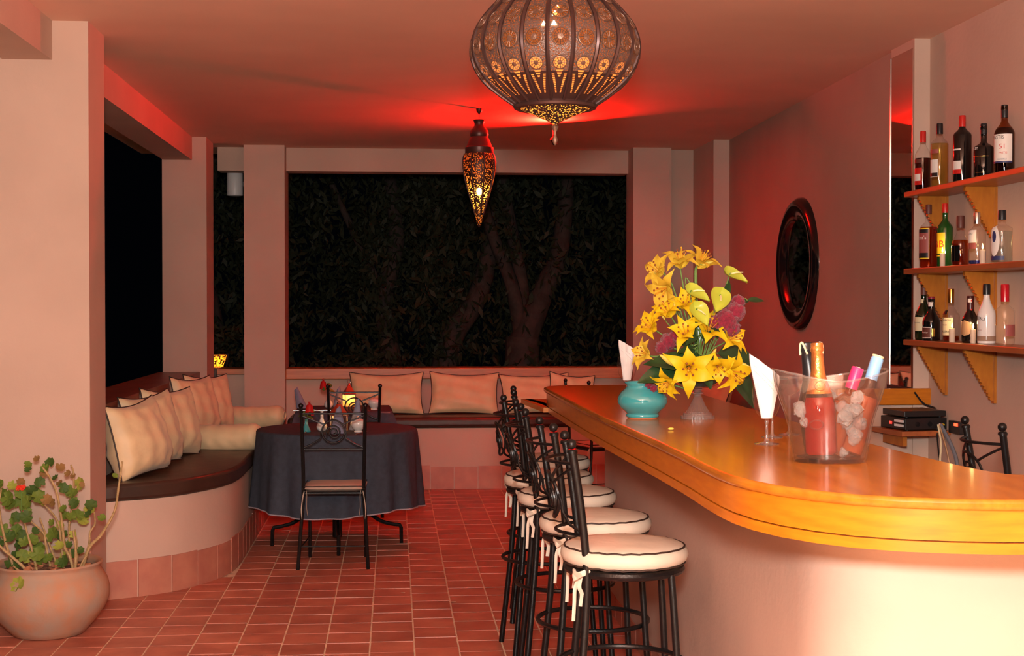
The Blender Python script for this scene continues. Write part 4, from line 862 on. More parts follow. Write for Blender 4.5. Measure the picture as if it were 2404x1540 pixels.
def anth(p, nrm, tip, label, sc=1):
    t = empty('anthurium', (FX, FY, BT), (0,0,0), label, 'flower', 'lime anthuriums')
    z = Vector(nrm).normalized(); y = (Vector(tip)-z*z.dot(Vector(tip))).normalized(); x = y.cross(z)
    mm = Matrix.Translation(p) @ Matrix((x, y, z)).transposed().to_4x4() @ Matrix.Scale(sc, 4)
    link('spathe', HM, t, mat=mm); link('spadix', SPM, t, mat=mm); stem_to(t, p, z, .0022)
anth((.125,.02,.535),(.15,-.55,.8),(1,-.1,-.1),'lime green anthurium standing alone at the upper right of the bouquet',1.0)
anth((-.04,-.08,.47),(.1,-.6,.75),(.85,-.2,-.25),'lime green anthurium left of centre below the top lilies',1.0)
anth((.062,-.10,.455),(.2,-.7,.6),(-.3,-.2,-.8),'lime green anthurium beside the magenta plume',1.0)
anth((-.03,-.13,.405),(.05,-.75,.55),(.45,-.3,-.75),'lime green anthurium in front, lowest of the three close together',.95)
def celosia(blobs, label):
    t = empty('celosia', (FX, FY, BT), (0,0,0), label, 'flower', 'magenta celosia plumes'); rr = random.Random(len(blobs)*7+int(blobs[0][0]*100)); mb = MB(); c = Vector(blobs[0][:3])
    for (x, y, z, r_) in blobs:
        s0 = len(mb.v); mb.ball((0,0,0), r_, 22, 14); ph = [rr.uniform(0, 6) for _ in range(4)]
        for i in range(s0, len(mb.v)):
            p = Vector(mb.v[i]); n_ = p.normalized() if p.length else p
            k = 1+.16*math.sin(9*n_.x+ph[0]+5*n_.z)*math.sin(8*n_.z+ph[1]-4*n_.y)+.12*math.sin(17*n_.y+ph[2])*math.sin(15*n_.x+11*n_.z+ph[3]); mb.v[i] = tuple(Vector((x,y,z))+p*k)
    mb.obj('plume', M['celosia'], t, angle=70); stem_to(t, c, (0,-.3,1), .003)
celosia([(.085,-.09,.362,.042),(.118,-.085,.392,.036),(.132,-.07,.428,.026),(.045,-.09,.352,.028),(.105,-.09,.335,.030)], 'crinkled magenta celosia plume at the right of the bouquet')
celosia([(-.115,-.03,.285,.030),(-.14,-.03,.262,.024),(-.09,-.03,.305,.022)], 'dark magenta celosia plume at the left of the bouquet')
celosia([(-.185,-.02,.13,.018),(-.17,-.03,.115,.014)], 'small dark red plume peeping out beside the turquoise pot')
def leaf_mesh(ln, wd, bend, name='blade', m=None):
    def fn(u, v):
        x = 2*u-1; w_ = wd*math.sin(PI*min(1, v**.8))**.9+.0005; return (x*w_, ln*v, -bend*v*v+.22*abs(x)*w_)
    return MB().grid(fn, 6, 12).mesh(name, m or M['leaf_dark'])
LM = [leaf_mesh(.13, .032, .02), leaf_mesh(.07, .014, .01), leaf_mesh(.16, .045, .06)]
def leaf(p, tip, nrm, k, label, sc=1):
    t = empty('leaf_stem', (FX, FY, BT), (0,0,0), label, 'leaf', 'dark green bouquet leaves')
    z = Vector(nrm).normalized(); y = (Vector(tip)-z*z.dot(Vector(tip))).normalized(); x = y.cross(z)
    link('blade', LM[k], t, mat=Matrix.Translation(p) @ Matrix((x, y, z)).transposed().to_4x4() @ Matrix.Scale(sc, 4)); stem_to(t, p, y, .0022)
leaf((.105,.01,.45),(.45,0,.9),(.3,-.8,.2),1,'small dark leaf rising beside the lime anthurium at the right')
leaf((.13,.0,.415),(.9,-.1,.5),(-.2,-.7,.6),1,'dark leaf sprig reaching right, lower of two',1.0)
leaf((.185,.0,.435),(1,0,.12),(0,-.7,.7),1,'dark leaf sprig reaching farthest right',.95)
leaf((-.02,-.09,.19),(-.9,-.25,.55),(.3,-.6,.7),2,'broad glossy dark leaf curling to the left above the bowl',1.15)
leaf((-.08,-.07,.185),(-.95,-.2,-.15),(0,-.75,.6),0,'dark leaf spreading left beside the turquoise pot',1.25)
leaf((.07,-.02,.24),(.85,-.2,.15),(.2,-.75,.6),2,'broad dark leaf at the right behind the lily bud',1.3)
leaf((.09,-.03,.20),(.85,-.3,-.45),(.35,-.7,.5),2,'dark leaf drooping at the right of the bowl',1.25)
leaf((.0,-.10,.20),(.3,-.4,-.8),(.1,-.95,.2),0,'dark leaf hanging over the front of the glass bowl',.7)
leaf((-.02,-.04,.36),(.1,-.3,-.9),(0,-.9,.2),0,'dark leaf behind the central lilies',.8)
leaf((-.03,.0,.50),(.7,-.3,-.3),(.2,-.8,.4),1,'small dark leaf below the top lilies',.8)
for k in range(12):
    a = k*.52+.2; leaf((.03*math.cos(a)-.01,-.06-.02*(k % 3),.21+.012*k), (math.cos(a),-.5,.3*math.sin(2*a)), (0,-.6,.8), 1, 'small green filler leaf between the lily stalks', .75+.1*(k % 3))

# ================================================================ hi-fi in the corner behind the bar
cs = empty('corner_shelf', (0,0,0), label='small wooden corner shelf carrying the stereo behind the bar', cat='shelf')
MB().prism([(2.455,7.192),(2.505,6.87),(2.775,6.92),(2.775,7.192)], .887, .910).obj('shelf_board', M['wood_shelf'], cs, smooth=False)
MB().prism([(2.52,7.19),(2.54,6.95),(2.56,6.95),(2.56,7.19)], .83, .8865).obj('support', M['wood_bracket'], cs, smooth=False)
def stereo(name, c, rz, wd, dp, h, label, cat):
    t = empty(name, c, (0,0,rz), label, cat); bevel(MB().box(-wd/2, wd/2, -dp/2, dp/2, .004, h).obj('case', M['black_plastic'], t, smooth=False), .003)
    for sx in (-1, 1):
        for sy in (-1, 1): MB().lathe([(.008,0),(.008,.005)], 8, (sx*wd*.4, sy*dp*.4, 0)).obj('foot', M['black_plastic'], t)
    return t
am = stereo('amplifier', (2.628, 7.045, .9105), .197, .235, .235, .062, 'black amplifier with speaker terminals on the corner shelf', 'amplifier')
for k in range(2):
    MB().box(-.1225,-.1175,-.10,-.02,.018+.022*k,.030+.022*k).obj('terminal_strip', M['white_plastic'], am, smooth=False)
MB().box(-.1215,-.1175,.01,.028,.026,.040).obj('power_light', emit('red_led', (1,.03,.02), 3), am)
for k in range(2): MB().lathe([(.012,0),(.012,.004)], 14).obj('socket', M['black_gloss'], am, (-.05+.07*k, -.1185, .032), (PI/2,0,0))
for k, c in enumerate((WH, RED, YL)): MB().tube([(.075+.008*k,-.117,.030),(.075+.008*k,-.135,.028)], .004, 6).obj('plug', c, am)
pl_ = stereo('disc_player', (2.632, 7.05, .975), .12, .225, .24, .033, 'slim black disc player lying on top of the amplifier', 'player')
def cable(pts, r_, m, label): tag(MB().tube(smooth_path(pts, 6), r_, 6).obj('cable', m), label, 'cable', 'cables below the stereo')
cable([(2.708,6.922,.940),(2.70,6.86,.85),(2.68,6.82,.76),(2.69,6.80,.66),(2.72,6.80,.6)], .005, CR, 'cream cable looping down from the amplifier plugs, leftmost')
cable([(2.716,6.923,.940),(2.73,6.85,.80),(2.735,6.83,.7),(2.74,6.82,.55)], .004, P_('tan_cable', (.45,.25,.12), .5), 'tan cable hanging straight down from the amplifier plugs')
cable([(2.724,6.925,.940),(2.755,6.84,.82),(2.762,6.80,.72),(2.76,6.78,.5)], .010, P_('grey_conduit', (.16,.17,.2), .35), 'thick grey conduit hanging beside the stereo')
cable([(2.70,6.92,.925),(2.69,6.84,.75),(2.715,6.80,.68),(2.75,6.80,.74),(2.762,6.78,.62)], .004, BLK, 'thin black cable curling below the stereo')
cable([(2.685,7.185,1.086),(2.72,7.15,1.03),(2.76,7.10,1.01),(2.745,7.06,1.005)], .005, BLK, 'black cable running down across the orange board')
ps = empty('power_strip', (2.762, 6.82, .935), (0,0,0), label='black wall socket strip with a glowing red switch beside the stereo', cat='socket')
MB().box(-.012,.0125,-.07,.07,-.03,.03).obj('case', M['black_plastic'], ps, smooth=False); MB().box(-.016,-.011,-.045,-.005,.008,.022).obj('red_switch', emit('red_switch_glow', (1,.06,.02), 4), ps, smooth=False)

# ================================================================ table settings
TZ1 = .7488
def bud_vase(loc, m, label, prof, rose_p=None, rose_label=None, leaves=True, cat='vase'):
    t = empty('bud_vase', loc, (0,0,0), label, cat, 'bud vases on the tables'); MB().lathe(prof, 24).obj('vase_body', m, t, angle=60)
    if rose_p:
        f = empty('rose', loc, (0,0,0), rose_label, 'flower', 'red table roses'); p = Vector(rose_p); rr = random.Random(int(loc[1]*100))
        MB().tube(smooth_path([(0,0,prof[-1][1]-.05),(p.x*.3,p.y*.3,prof[-1][1]+.02),tuple(p)], 5), .002, 5).obj('stalk', M['stalk'], f)
        mb = MB()
        for k in range(14):
            a = k*2.4; q = .006+.0016*k
            mb.grid(lambda u, v, a=a, q=q: (p.x+q*math.cos(a+(u-.5)*1.9)*(.5+.6*v), p.y+q*math.sin(a+(u-.5)*1.9)*(.5+.6*v), p.z+.030*v-.0007*k*v*v*10), 5, 4)
        mb.obj('bloom', translucent('rose_petal_%d' % int(loc[1]*100), (.60,.012,.012), .2, .6), f, angle=60)
        if leaves:
            for k in range(6):
                a = k*1.15+rr.uniform(0, 1); b = Vector((0,0,prof[-1][1]+.012+.008*k)).lerp(p, .15*k/2); z = Vector((.2*math.cos(a),-.6,.7)).normalized(); y = Vector((math.cos(a), math.sin(a)*.6, -.25)); y = (y-z*z.dot(y)).normalized(); x = y.cross(z)
                link('leaf', RLM, f, mat=Matrix.Translation(b) @ Matrix((x,y,z)).transposed().to_4x4() @ Matrix.Scale(rr.uniform(.8, 1.15), 4))
RLM = leaf_mesh(.055, .014, .012, 'leaf', plain('rose_leaf', (.10,.17,.03), .5))
bud_vase((-.545,8.93,TZ1), M['turquoise'], 'turquoise bud vase with a red rose on the nearer table', [(.028,0),(.030,.004),(.027,.012),(.014,.04),(.009,.065),(.010,.08)], (.02,.0,.165), 'red rose with green leaves in the turquoise bud vase')
bud_vase((-.450,8.97,TZ1), M['white_ceramic'], 'white bulbous bud vase on the nearer table', [(.016,0),(.030,.012),(.034,.028),(.030,.042),(.016,.062),(.010,.08),(.009,.122),(.012,.127)], None)
bud_vase((-.50,10.98,TZ1), M['white_ceramic'], 'white bud vase with a red rose on the farther table', [(.016,0),(.030,.012),(.034,.028),(.030,.042),(.016,.062),(.010,.08),(.009,.122),(.012,.127)], (-.04,.0,.20), 'red rose leaning left in the vase on the farther table')
def bowl_lid(loc, label):
    t = empty('sugar_bowl', loc, (0,0,0), label, 'bowl', 'white lidded bowls on the tables')
    MB().lathe([(.026,0),(.026,.006),(.022,.01),(.036,.024),(.047,.045),(.048,.060),(.044,.064)], 28).obj('bowl_body', M['white_ceramic'], t, angle=60)
    l_ = MB().lathe([(.046,.064),(.044,.070),(.028,.080),(.008,.086),(.004,.088)], 28).obj('lid', M['white_ceramic'], t, angle=60); MB().ball((0,0,.093), .008).obj('knob', M['white_ceramic'], l_)
bowl_lid((-.222,8.90,TZ1), 'white lidded sugar bowl on the nearer table'); bowl_lid((-.150,10.80,TZ1), 'white lidded sugar bowl on the farther table')
M['lantern_red'] = plain('red_lantern_roof', (.50,.05,.02), .35)
M['warm_pane'] = translucent('frosted_amber_pane', (.95,.62,.28), .7, .3)
def table_lantern(loc, rz, label, lit):
    t = empty('table_lantern', loc, (0,0,rz), label, 'lantern', 'small red-roofed table lanterns')
    MB().box(-.042,.042,-.042,.042,0,.010).obj('base', M['chrome'], t, smooth=False)
    for sx in (-1, 1):
        for sy in (-1, 1): MB().box(sx*.039-.003,sx*.039+.003,sy*.039-.003,sy*.039+.003,.010,.098).obj('corner_post', M['chrome'], t, smooth=False)
    for k in range(4):
        c, s_ = math.cos(k*PI/2), math.sin(k*PI/2); MB().add([(.037*c-.036*-s_,.037*s_-.036*c,.012),(.037*c+.036*-s_,.037*s_+.036*c,.012),(.037*c+.036*-s_,.037*s_+.036*c,.096),(.037*c-.036*-s_,.037*s_-.036*c,.096)], [(0,1,2,3)]).obj('pane', M['glass'] if not lit else M['warm_pane'], t, smooth=False)
    MB().box(-.045,.045,-.045,.045,.098,.106).obj('top_plate', M['chrome'], t, smooth=False)
    MB().add([(-.044,-.044,.106),(.044,-.044,.106),(.044,.044,.106),(-.044,.044,.106),(-.011,-.011,.168),(.011,-.011,.168),(.011,.011,.168),(-.011,.011,.168)], [(0,1,5,4),(1,2,6,5),(2,3,7,6),(3,0,4,7),(4,5,6,7)]).obj('roof', M['lantern_red'], t, smooth=False)
    MB().lathe([(.010,.168),(.013,.174),(.008,.182),(.004,.188)], 12).tube([(.013*math.cos(a*PI/8), 0, .198+.012*math.sin(a*PI/8)) for a in range(16)], .0018, 5, closed=True).obj('ring_handle', M['chrome'], t)
    MB().lathe([(.018,.0105),(.018,.04),(.0001,.038)], 14).obj('candle', M['wax'], t); MB().lathe([(.0003,.041),(.005,.048),(.005,.054),(.0003,.072)], 10).obj('flame', M['flame'], t)
    point('table_lantern_light', (loc[0], loc[1], loc[2]+.082), .5 if lit else .12, (1,.5,.16), .01)
table_lantern((-.345,8.98,TZ1), .5, 'red-roofed table lantern on the nearer table behind a blue napkin', False)
table_lantern((-.345,11.02,TZ1), .25, 'lit red-roofed table lantern glowing on the farther table', True)
def blue_napkin(loc, label, h=.20, w_=.05, lean=0, rz=0):
    t = empty('cloth_napkin', loc, (0,0,rz), label, 'napkin', 'blue-grey table napkins')
    def fn(u, v):
        a = PI*(u*1.7+.15); r_ = w_*(1-.75*v); return (r_*math.cos(a)+lean*v, r_*.7*math.sin(a), h*v*(1-.18*abs(u-.5)*2))
    mb = MB().grid(fn, 20, 10); mb.grid(lambda u, v: tuple(Vector(fn(1-u, v))*.96+Vector((0,.0,.002))), 20, 10); mb.obj('folded_cloth', M['napkin_blue'], t, angle=60)
blue_napkin((-.345,8.83,TZ1), 'blue-grey napkin cone at the front of the nearer table', .175, .055, 0, PI)
blue_napkin((-.24,9.06,TZ1), 'blue-grey napkin cone behind the sugar bowl of the nearer table', .21, .05, -.01, 2.6)
blue_napkin((-.70,10.98,TZ1), 'blue-grey napkin cone at the left of the farther table', .165, .045, .05, 3.0)
blue_napkin((-.43,11.10,TZ1), 'dark blue napkin cone beside the lit lantern', .165, .045, 0, 3.3)
def cutlery(loc, rz, label):
    t = MB().tube([(-.09,0,.002),(-.02,0,.002)], [.004,.0025], 6, flat=.4).tube([(-.02,0,.002),(.05,0,.002),(.09,0,.002)], [.0025,.008,.002], 8, flat=.25).obj('table_knife', M['silver'], None, loc, (0,0,rz)); tag(t, label, 'cutlery', 'cutlery on the tables')
cutlery((-.66,10.72,TZ1), .1, 'silver knife at the left front of the farther table'); cutlery((-.56,10.70,TZ1), .0, 'silver knife beside the chair at the farther table')
cutlery((-.20,8.80,TZ1), 1.2, 'silver knife at the right front of the nearer table'); cutlery((-.55,8.83,TZ1), 1.4, 'silver knife at the left front of the nearer table')

# ================================================================ potted geranium
gx, gy = -1.615, 6.825
ger = empty('potted_geranium', (gx, gy, 0), label='leggy geranium with a red bloom in a weathered terracotta pot by the column', cat='potted plant')
MB().lathe([(.0001,.004),(.15,.0),(.165,.006),(.19,.035),(.225,.075),(.255,.12),(.274,.165),(.278,.205),(.268,.25),(.248,.285),(.235,.305),(.238,.318),(.246,.330),(.240,.338),(.225,.334),(.215,.315),(.225,.29),(.0001,.29)], 56).obj('pot', M['terracotta'], ger, angle=50)
rg = random.Random(21)
mb = MB().grid(lambda u, v: (.218*v*math.cos(2*PI*u), .218*v*math.sin(2*PI*u), .300+.012*math.sin(13*u*6.28)*v*(1-v)+.01*(1-v)), 36, 8, closed_u=True); mb.obj('soil', M['soil'], ger)
DRY = plain('dry_leaf', (.42,.17,.08), .8, var=.3, scale=60)
dl = MB().grid(lambda u, v: ((u-.5)*.035*math.sin(PI*v), (v-.5)*.05, .010*math.sin(3*u+2*v)), 4, 4).mesh('dry_leaf', DRY)
for k in range(26):
    a = rg.uniform(0, 6.28); r_ = rg.uniform(.04, .205); link('dry_leaf', dl, ger, (r_*math.cos(a), r_*math.sin(a), .312+rg.uniform(0,.01)), (rg.uniform(-.5,.5), rg.uniform(-.5,.5), rg.uniform(0,6)))
gstem = mat('geranium_stem', (.50,.33,.16), .7, col2=(.36,.24,.09), scale=40, bump=.6, bscale=90)
PX = 485.0
def gp(x, y, d=0): return ((x-130)/PX, d, .300+(1316-y)/PX)
GST = [([(191.6,1316),(183,1285),(171,1262),(168.8,1227),(162.5,1179),(152,1134),(135.5,1098),(123,1082)],.0075,-.06),([(199,1316),(200,1269),(193.7,1223)],.0075,-.09),
 ([(208,1314),(225,1265),(248,1240),(270.6,1204),(283,1175),(289,1134),(297.6,1071)],.008,-.04),([(204,1316),(215,1280),(223,1254),(225,1231),(235,1213),(233,1186)],.006,-.02),
 ([(150,1316),(137.6,1281),(121,1238),(108.5,1200)],.006,.02),([(102,1318),(81.5,1294),(48,1265),(20,1240)],.008,-.12),([(95,1318),(86,1311),(66,1298)],.006,-.14),
 ([(135,1316),(125,1262),(119,1233),(92,1206)],.006,.0),([(110,1316),(98,1262),(85.7,1217),(77,1186)],.006,-.05),([(165,1316),(158,1240),(152,1208),(142,1188),(123,1167)],.006,-.02),
 ([(180,1316),(172,1260),(175,1206),(183,1154),(183,1098),(177,1080)],.006,.03),([(185,1316),(190,1280),(184,1230)],.0045,.05),([(206,1316),(216,1290),(226,1277)],.005,-.10),([(60,1316),(40,1260),(25,1180),(30,1130)],.007,-.03)]
for pts, r_, d in GST:
    P3 = smooth_path([gp(x, y, d*(1-.3*i/len(pts))+.008*math.sin(x)) for i, (x, y) in enumerate(pts)], 4); n_ = len(P3)
    MB().tube(P3, [r_*(1-.45*i/n_)*(1+.12*(i % 4 == 0)) for i in range(n_)], 7).obj('stem', gstem, ger)
def gleaf(r_, seed):
    rr = random.Random(seed); n = 22; mb = MB(); vs_ = [(0,0,0)]
    for ring in (.45, .8, 1.0):
        for k in range(n):
            a = 2*PI*(k+.5)/n; q = r_*ring*(1+.10*math.cos(7*a)*ring)*(1-.5*math.exp(-((a-PI*1.5)/.22)**2)*ring); vs_.append((q*math.cos(a), q*math.sin(a), .18*r_*ring**2+.10*r_*math.cos(7*a)*ring**2+rr.uniform(-.04,.04)*r_))
    fs = [(0,1+k,1+(k+1) % n) for k in range(n)]+[(1+j*n+k, 1+(j+1)*n+k, 1+(j+1)*n+(k+1) % n, 1+j*n+(k+1) % n) for j in range(2) for k in range(n)]
    return vs_, fs
gm = {'g': translucent('geranium_leaf', (.13,.22,.035), .25, .6, col2=(.20,.27,.04), scale=25), 'd': translucent('dark_geranium_leaf', (.05,.11,.02), .2, .6, col2=(.09,.15,.03), scale=25), 'y': translucent('yellow_geranium_leaf', (.48,.50,.08), .3, .6, col2=(.36,.42,.07), scale=25), 'b': translucent('withered_geranium_leaf', (.36,.16,.06), .2, .7, col2=(.25,.18,.05), scale=30)}
GL = {}
for c in gm:
    v_, f_ = gleaf(.034, ord(c)); GL[c] = MB().add(v_, f_).mesh('leaf', gm[c])
LV = [(115,1060,.6,'b'),(98,1072,.7,'g'),(100,1082,.6,'d'),(130,1076,.9,'d'),(127,1084,.8,'g'),(120,1097,.7,'b'),(152,1086,.8,'b'),(146,1108,.6,'d'),(117,1115,.9,'d'),(62,1120,.7,'b'),(48,1126,.8,'y'),(50,1150,1.3,'g'),(75,1150,1.3,'d'),(70,1140,1.0,'g'),(95,1135,1.0,'d'),(100,1152,1.3,'g'),(115,1148,1.1,'g'),(108,1165,.9,'y'),(88,1160,1.1,'g'),(58,1170,1.2,'g'),(42,1170,1.0,'g'),(66,1192,.9,'d'),(92,1190,1.1,'d'),(88,1180,.7,'g'),(60,1200,.7,'g'),(145,1125,.6,'b'),(140,1150,.9,'b'),(148,1160,.7,'b'),(165,1130,.9,'d'),(172,1142,1.0,'g'),(184,1145,1.0,'g'),(193,1127,1.1,'y'),(200,1127,.5,'b'),(186,1165,.9,'g'),(193,1165,.9,'d'),(175,1172,.7,'g'),(180,1095,.6,'b'),(183,1105,.5,'b'),(228,1169,1.0,'d'),(216,1184,1.0,'y'),(217,1193,.7,'d'),(200,1210,1.1,'y'),(190,1198,1.1,'g'),(183,1196,.9,'g'),(253,1197,.7,'g'),(287,1100,.5,'g'),(155,1202,.9,'g'),(142,1206,.6,'g'),(150,1220,.7,'y'),(140,1238,1.3,'g'),(150,1245,1.0,'d'),(160,1258,.9,'y'),(165,1262,.8,'g'),(190,1232,.6,'y'),(92,1250,1.1,'g'),(80,1250,.9,'g'),(70,1240,1.1,'d'),(52,1230,1.0,'g'),(45,1240,1.1,'d'),(98,1230,.7,'d'),(110,1245,.8,'b'),(60,1262,1.1,'d'),(100,1278,1.4,'g'),(115,1275,1.2,'g'),(88,1284,1.0,'y'),(85,1275,1.0,'g'),(55,1288,1.2,'d'),(48,1300,1.1,'d'),(65,1303,.9,'d'),(110,1295,.9,'g'),(132,1290,.9,'g'),(165,1285,.7,'y'),(172,1292,1.0,'d'),(182,1286,.9,'d'),(158,1300,.8,'g'),(92,1328,1.25,'y'),(208,1268,.7,'d'),(190,1252,.6,'d'),(20,1150,1.2,'g'),(15,1190,1.2,'d'),(25,1230,1.1,'g'),(12,1260,1.2,'d'),(28,1120,1.0,'g')]
for i, (x, y, sc, c) in enumerate(LV):
    p = gp(x, y, rg.uniform(-.12, .10) if y < 1320 else -.24)
    link('leaf', GL[c], ger, mat=facing(p, (rg.uniform(-.5,.5), -1+rg.uniform(0,.5), rg.uniform(.1,.8)), rg.uniform(0,6), sc*.84))
mb = MB()
for k in range(11):
    p = Vector(gp(80, 1124, -.08))+Vector((rg.uniform(-.02,.02), rg.uniform(-.01,.01), rg.uniform(-.008,.010)))
    for j in range(5):
        a = j*1.257; mb.add([tuple(p), tuple(p+Vector((.009*math.cos(a-.45),-.004,.009*math.sin(a-.45)))), tuple(p+Vector((.011*math.cos(a),-.005,.011*math.sin(a)))), tuple(p+Vector((.009*math.cos(a+.45),-.004,.009*math.sin(a+.45))))], [(0,1,2,3)])
mb.obj('red_bloom', translucent('geranium_bloom', (.80,.05,.02), .2, .6), ger, smooth=False)
MB().tube([gp(77,1186,-.05), gp(79,1150,-.07), gp(80,1126,-.08)], .0025, 5).obj('flower_stalk', M['stalk'], ger)

# ================================================================ garden at night
gd = MB().box(-14, 16, 13.3, 30, -.4, -.15).obj('garden_ground', mat('dark_garden_soil', (.03,.025,.015), .95), smooth=False); tag(gd, 'dark garden ground beyond the terrace', 'ground', kind='structure')
tag(MB().box(-14, -2.7, -3, 13.29, -.4, -.15).obj('garden_ground', mat('dark_lawn', (.02,.03,.012), .95), smooth=False), 'dark lawn outside the left opening', 'ground', kind='structure')
bark = mat('tree_bark', (.060,.036,.030), .9, var=.3, scale=9, bump=.8, bscale=14)
LFG = translucent('willow_leaf', (.060,.062,.036), .25, .6, col2=(.028,.036,.018), scale=.9)
def foliage(n, sampler, size, seed, hang=.6):
    rr = random.Random(seed); vs_, fs = [], []
    for _ in range(n):
        c = Vector(sampler(rr)); d = Vector((rr.uniform(-1,1), rr.uniform(-1,1), rr.uniform(-1,.6)-hang)).normalized(); s_ = d.cross(Vector((rr.uniform(-1,1), rr.uniform(-1,1), rr.uniform(-1,1)))).normalized(); l_ = size*rr.uniform(.6,1.4); w_ = l_*.17; b = len(vs_)
        vs_ += [tuple(c-d*l_/2), tuple(c+s_*w_-d*l_*.05), tuple(c+d*l_/2), tuple(c-s_*w_-d*l_*.05)]; fs.append((b,b+1,b+2,b+3))
    return MB().add(vs_, fs)
def tree(base, limbs, label, crown, n, seed, size=.11):
    t = empty('tree', base, (0,0,0), label, 'tree', 'trees in the dark garden'); b = Vector(base)
    for pts, r0, r1 in limbs:
        P3 = smooth_path(pts, 5); MB().tube(P3, [r0+(r1-r0)*i/(len(P3)-1) for i in range(len(P3))], 10).obj('trunk' if r0 > .1 else 'branch', bark, t)
    o = foliage(n, crown, size, seed).obj('foliage', LFG, t, smooth=False); o['kind'] = 'stuff'; return t
def boxed(x0, x1, y0, y1, z0, z1, strands=0):
    def f(rr):
        if strands and rr.random() < .6:
            k = rr.randrange(strands); q = random.Random(k*13+int(x0*7)); sx, sy, zt, ln = q.uniform(x0,x1), q.uniform(y0,y1), q.uniform((z0+z1)/2,z1), q.uniform(.8,2.2); u = rr.random()
            return (sx+.08*math.sin(5*u+k)+rr.gauss(0,.06), sy+rr.gauss(0,.06), max(z0, zt-ln*u))
        return (rr.uniform(x0,x1), rr.uniform(y0,y1), rr.uniform(z0,z1))
    return f
tree((.05,15.6,-.15), [([(0,0,0),(-.05,0,.9),(-.16,0,1.7),(-.02,0,2.4),(-.12,.1,3.2),(-.3,.1,4.2)],.13,.06), ([(-.14,0,1.75),(-.5,.1,2.5),(-.9,.2,3.4)],.05,.03)], 'slim leaning tree at the left of the garden opening', boxed(-1.9,.9,-.9,1.2,.3,4.4,46), 9000, 1)
tree((.42,15.2,-.15), [([(0,0,0),(.08,0,.8),(.2,0,1.35),(.46,0,1.75),(.62,0,2.4),(.66,.1,3.3)],.17,.07)], 'thick crooked tree curving right in the middle of the garden', boxed(-.9,1.3,-.5,1.4,.2,4.4,36), 7000, 2)
tree((1.32,14.8,-.15), [([(0,0,0),(0,0,.7),(.02,0,1.35)],.19,.18), ([(.02,0,1.3),(.2,0,1.75),(.42,.05,2.3),(.5,.1,3.2)],.15,.07), ([(0,0,1.35),(-.10,0,1.9),(-.36,0,2.6),(-.5,.1,3.4)],.085,.05), ([(.04,0,1.4),(.0,.1,2.0),(-.18,.1,3.0),(-.2,.1,4.0)],.085,.05)], 'big forked tree behind the teardrop lantern', boxed(-1.1,2.2,-.6,1.6,.2,4.4,50), 10000, 3)
tree((-1.95,15.6,-.15), [([(0,0,0),(.05,0,1.2),(-.1,0,2.4),(.1,0,3.6)],.12,.06)], 'dark tree behind the narrow opening', boxed(-.45,.9,-.5,1.0,.3,4.2,16), 2500, 4)
tree((3.4,16.4,-.15), [([(0,0,0),(-.05,0,1.2),(.15,0,2.4),(.1,0,3.6)],.13,.06)], 'dark tree at the right of the garden opening', boxed(-1.6,1.2,-.8,1.2,.2,4.4,26), 5000, 5)
def shrub(base, label, r_, h, n, seed, size=.10):
    t = empty('shrub', base, (0,0,0), label, 'shrub', 'shrubs in the dark garden'); q = random.Random(seed)
    for k in range(4):
        a = q.uniform(0,6.28); MB().tube(smooth_path([(0,0,0),(.2*r_*math.cos(a),.2*r_*math.sin(a),h*.4),(.6*r_*math.cos(a),.6*r_*math.sin(a),h*.8)], 4), .012, 6).obj('branch', bark, t)
    def f(rr):
        while True:
            x, y, z = rr.uniform(-1,1), rr.uniform(-1,1), rr.uniform(0,1)
            if x*x+y*y+(z-.55)**2*3 < 1: return (x*r_, y*r_, z*h)
    o = foliage(n, f, size, seed, .1).obj('foliage', LFG, t, smooth=False); o['kind'] = 'stuff'
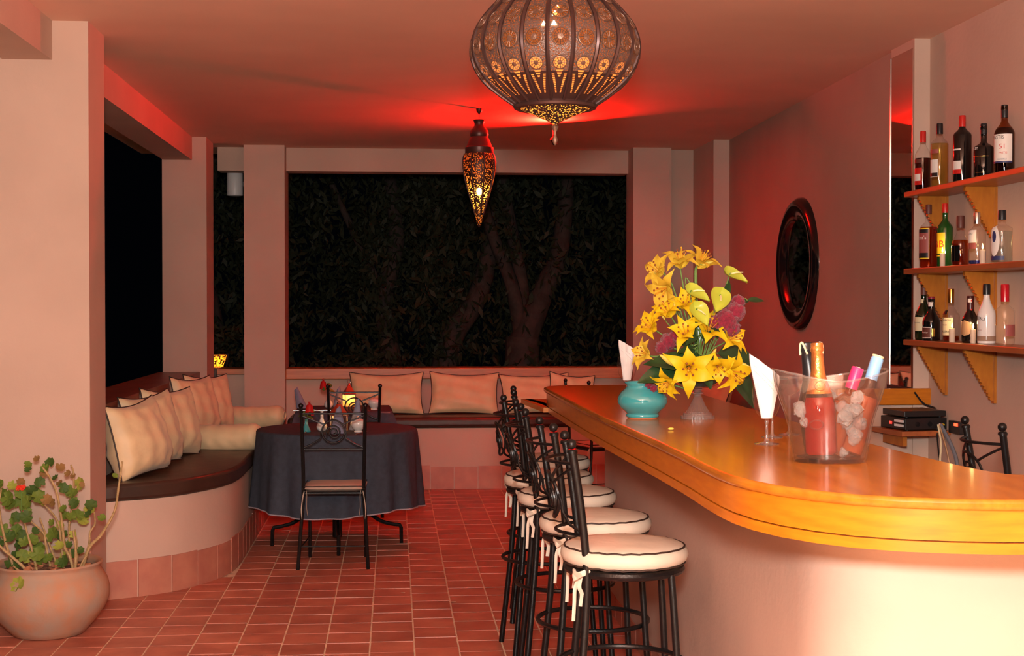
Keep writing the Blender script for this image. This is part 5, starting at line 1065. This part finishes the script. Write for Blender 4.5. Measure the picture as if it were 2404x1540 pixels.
shrub((-.3,14.4,-.15), 'low shrub under the left end of the garden opening', .8, 1.2, 1500, 31); shrub((1.9,14.3,-.15), 'low shrub under the right end of the garden opening', .9, 1.2, 1500, 32); shrub((-1.75,14.6,-.15), 'low shrub behind the narrow opening', .42, 1.5, 1200, 33)
shrub((-4.2,13.6,-.15), 'pale leaved shrub outside the left opening', .7, 1.6, 500, 34)
# white lamp outside the narrow opening, amber basket lantern
sc_ = empty('wall_lamp', (-1.425, 13.02, 2.623), label='white cylindrical lamp hanging in the narrow opening', cat='lamp')
MB().lathe([(.062,-.098),(.070,-.102),(.072,-.095),(.072,.095),(.066,.102),(.0001,.102)], 30).obj('cylinder', M['white_plastic'], sc_, angle=50); MB().lathe([(.0001,-.09),(.060,-.09)], 24).obj('reflector', M['chrome'], sc_); MB().box(.06,.145,-.015,.015,-.02,.02).obj('bracket', M['black_plastic'], sc_, smooth=False)
gpo = empty('garden_post', (-1.70, 13.95, -.15), label='dark post carrying the amber lantern outside the narrow opening', cat='post'); MB().box(-.09,.09,-.09,.09,0,1.06).obj('shaft', M['wood_dark'], gpo, smooth=False); MB().box(-.11,.11,-.11,.11,1.06,1.085).obj('cap', M['wood_dark'], gpo, smooth=False)
bl = empty('basket_lantern', (-1.69, 13.95, .936), label='glowing amber pierced pot lantern outside the narrow opening', cat='lantern')
MB().lathe([(.045,0),(.055,.03),(.07,.08),(.078,.115),(.074,.12)], 24, cap=False).obj('pierced_pot', pierced('glowing_pot', 55, .55, (.25,.1,.03), (1,.5,.08), .6, .1), bl, angle=180)
MB().ball((0,0,.05), .018).obj('flame', M['flame'], bl); point('basket_lantern_light', (-1.69, 13.95, .995), 2.2, (1,.5,.12), .02)

# scraps on the floor
for x, y, w_, lab in ((.045,7.62,.012,'tiny white paper scrap on the tiles in front of the table'), (.30,7.36,.018,'small pale crumb on the tiles near the stools'), (.06,9.20,.05,'sandy crumbs beside the right table foot')):
    o = MB().add([(-w_,-.004,.0006),(w_,-.006,.0006),(w_*.9,.006,.0022),(-w_*.8,.005,.0012)], [(0,1,2,3)]).obj('floor_scrap', plain('scrap_%d' % int(x*1000), (.72,.6,.45), .8), None, (x, y, .0006), smooth=False); tag(o, lab, 'scrap', 'scraps on the floor')
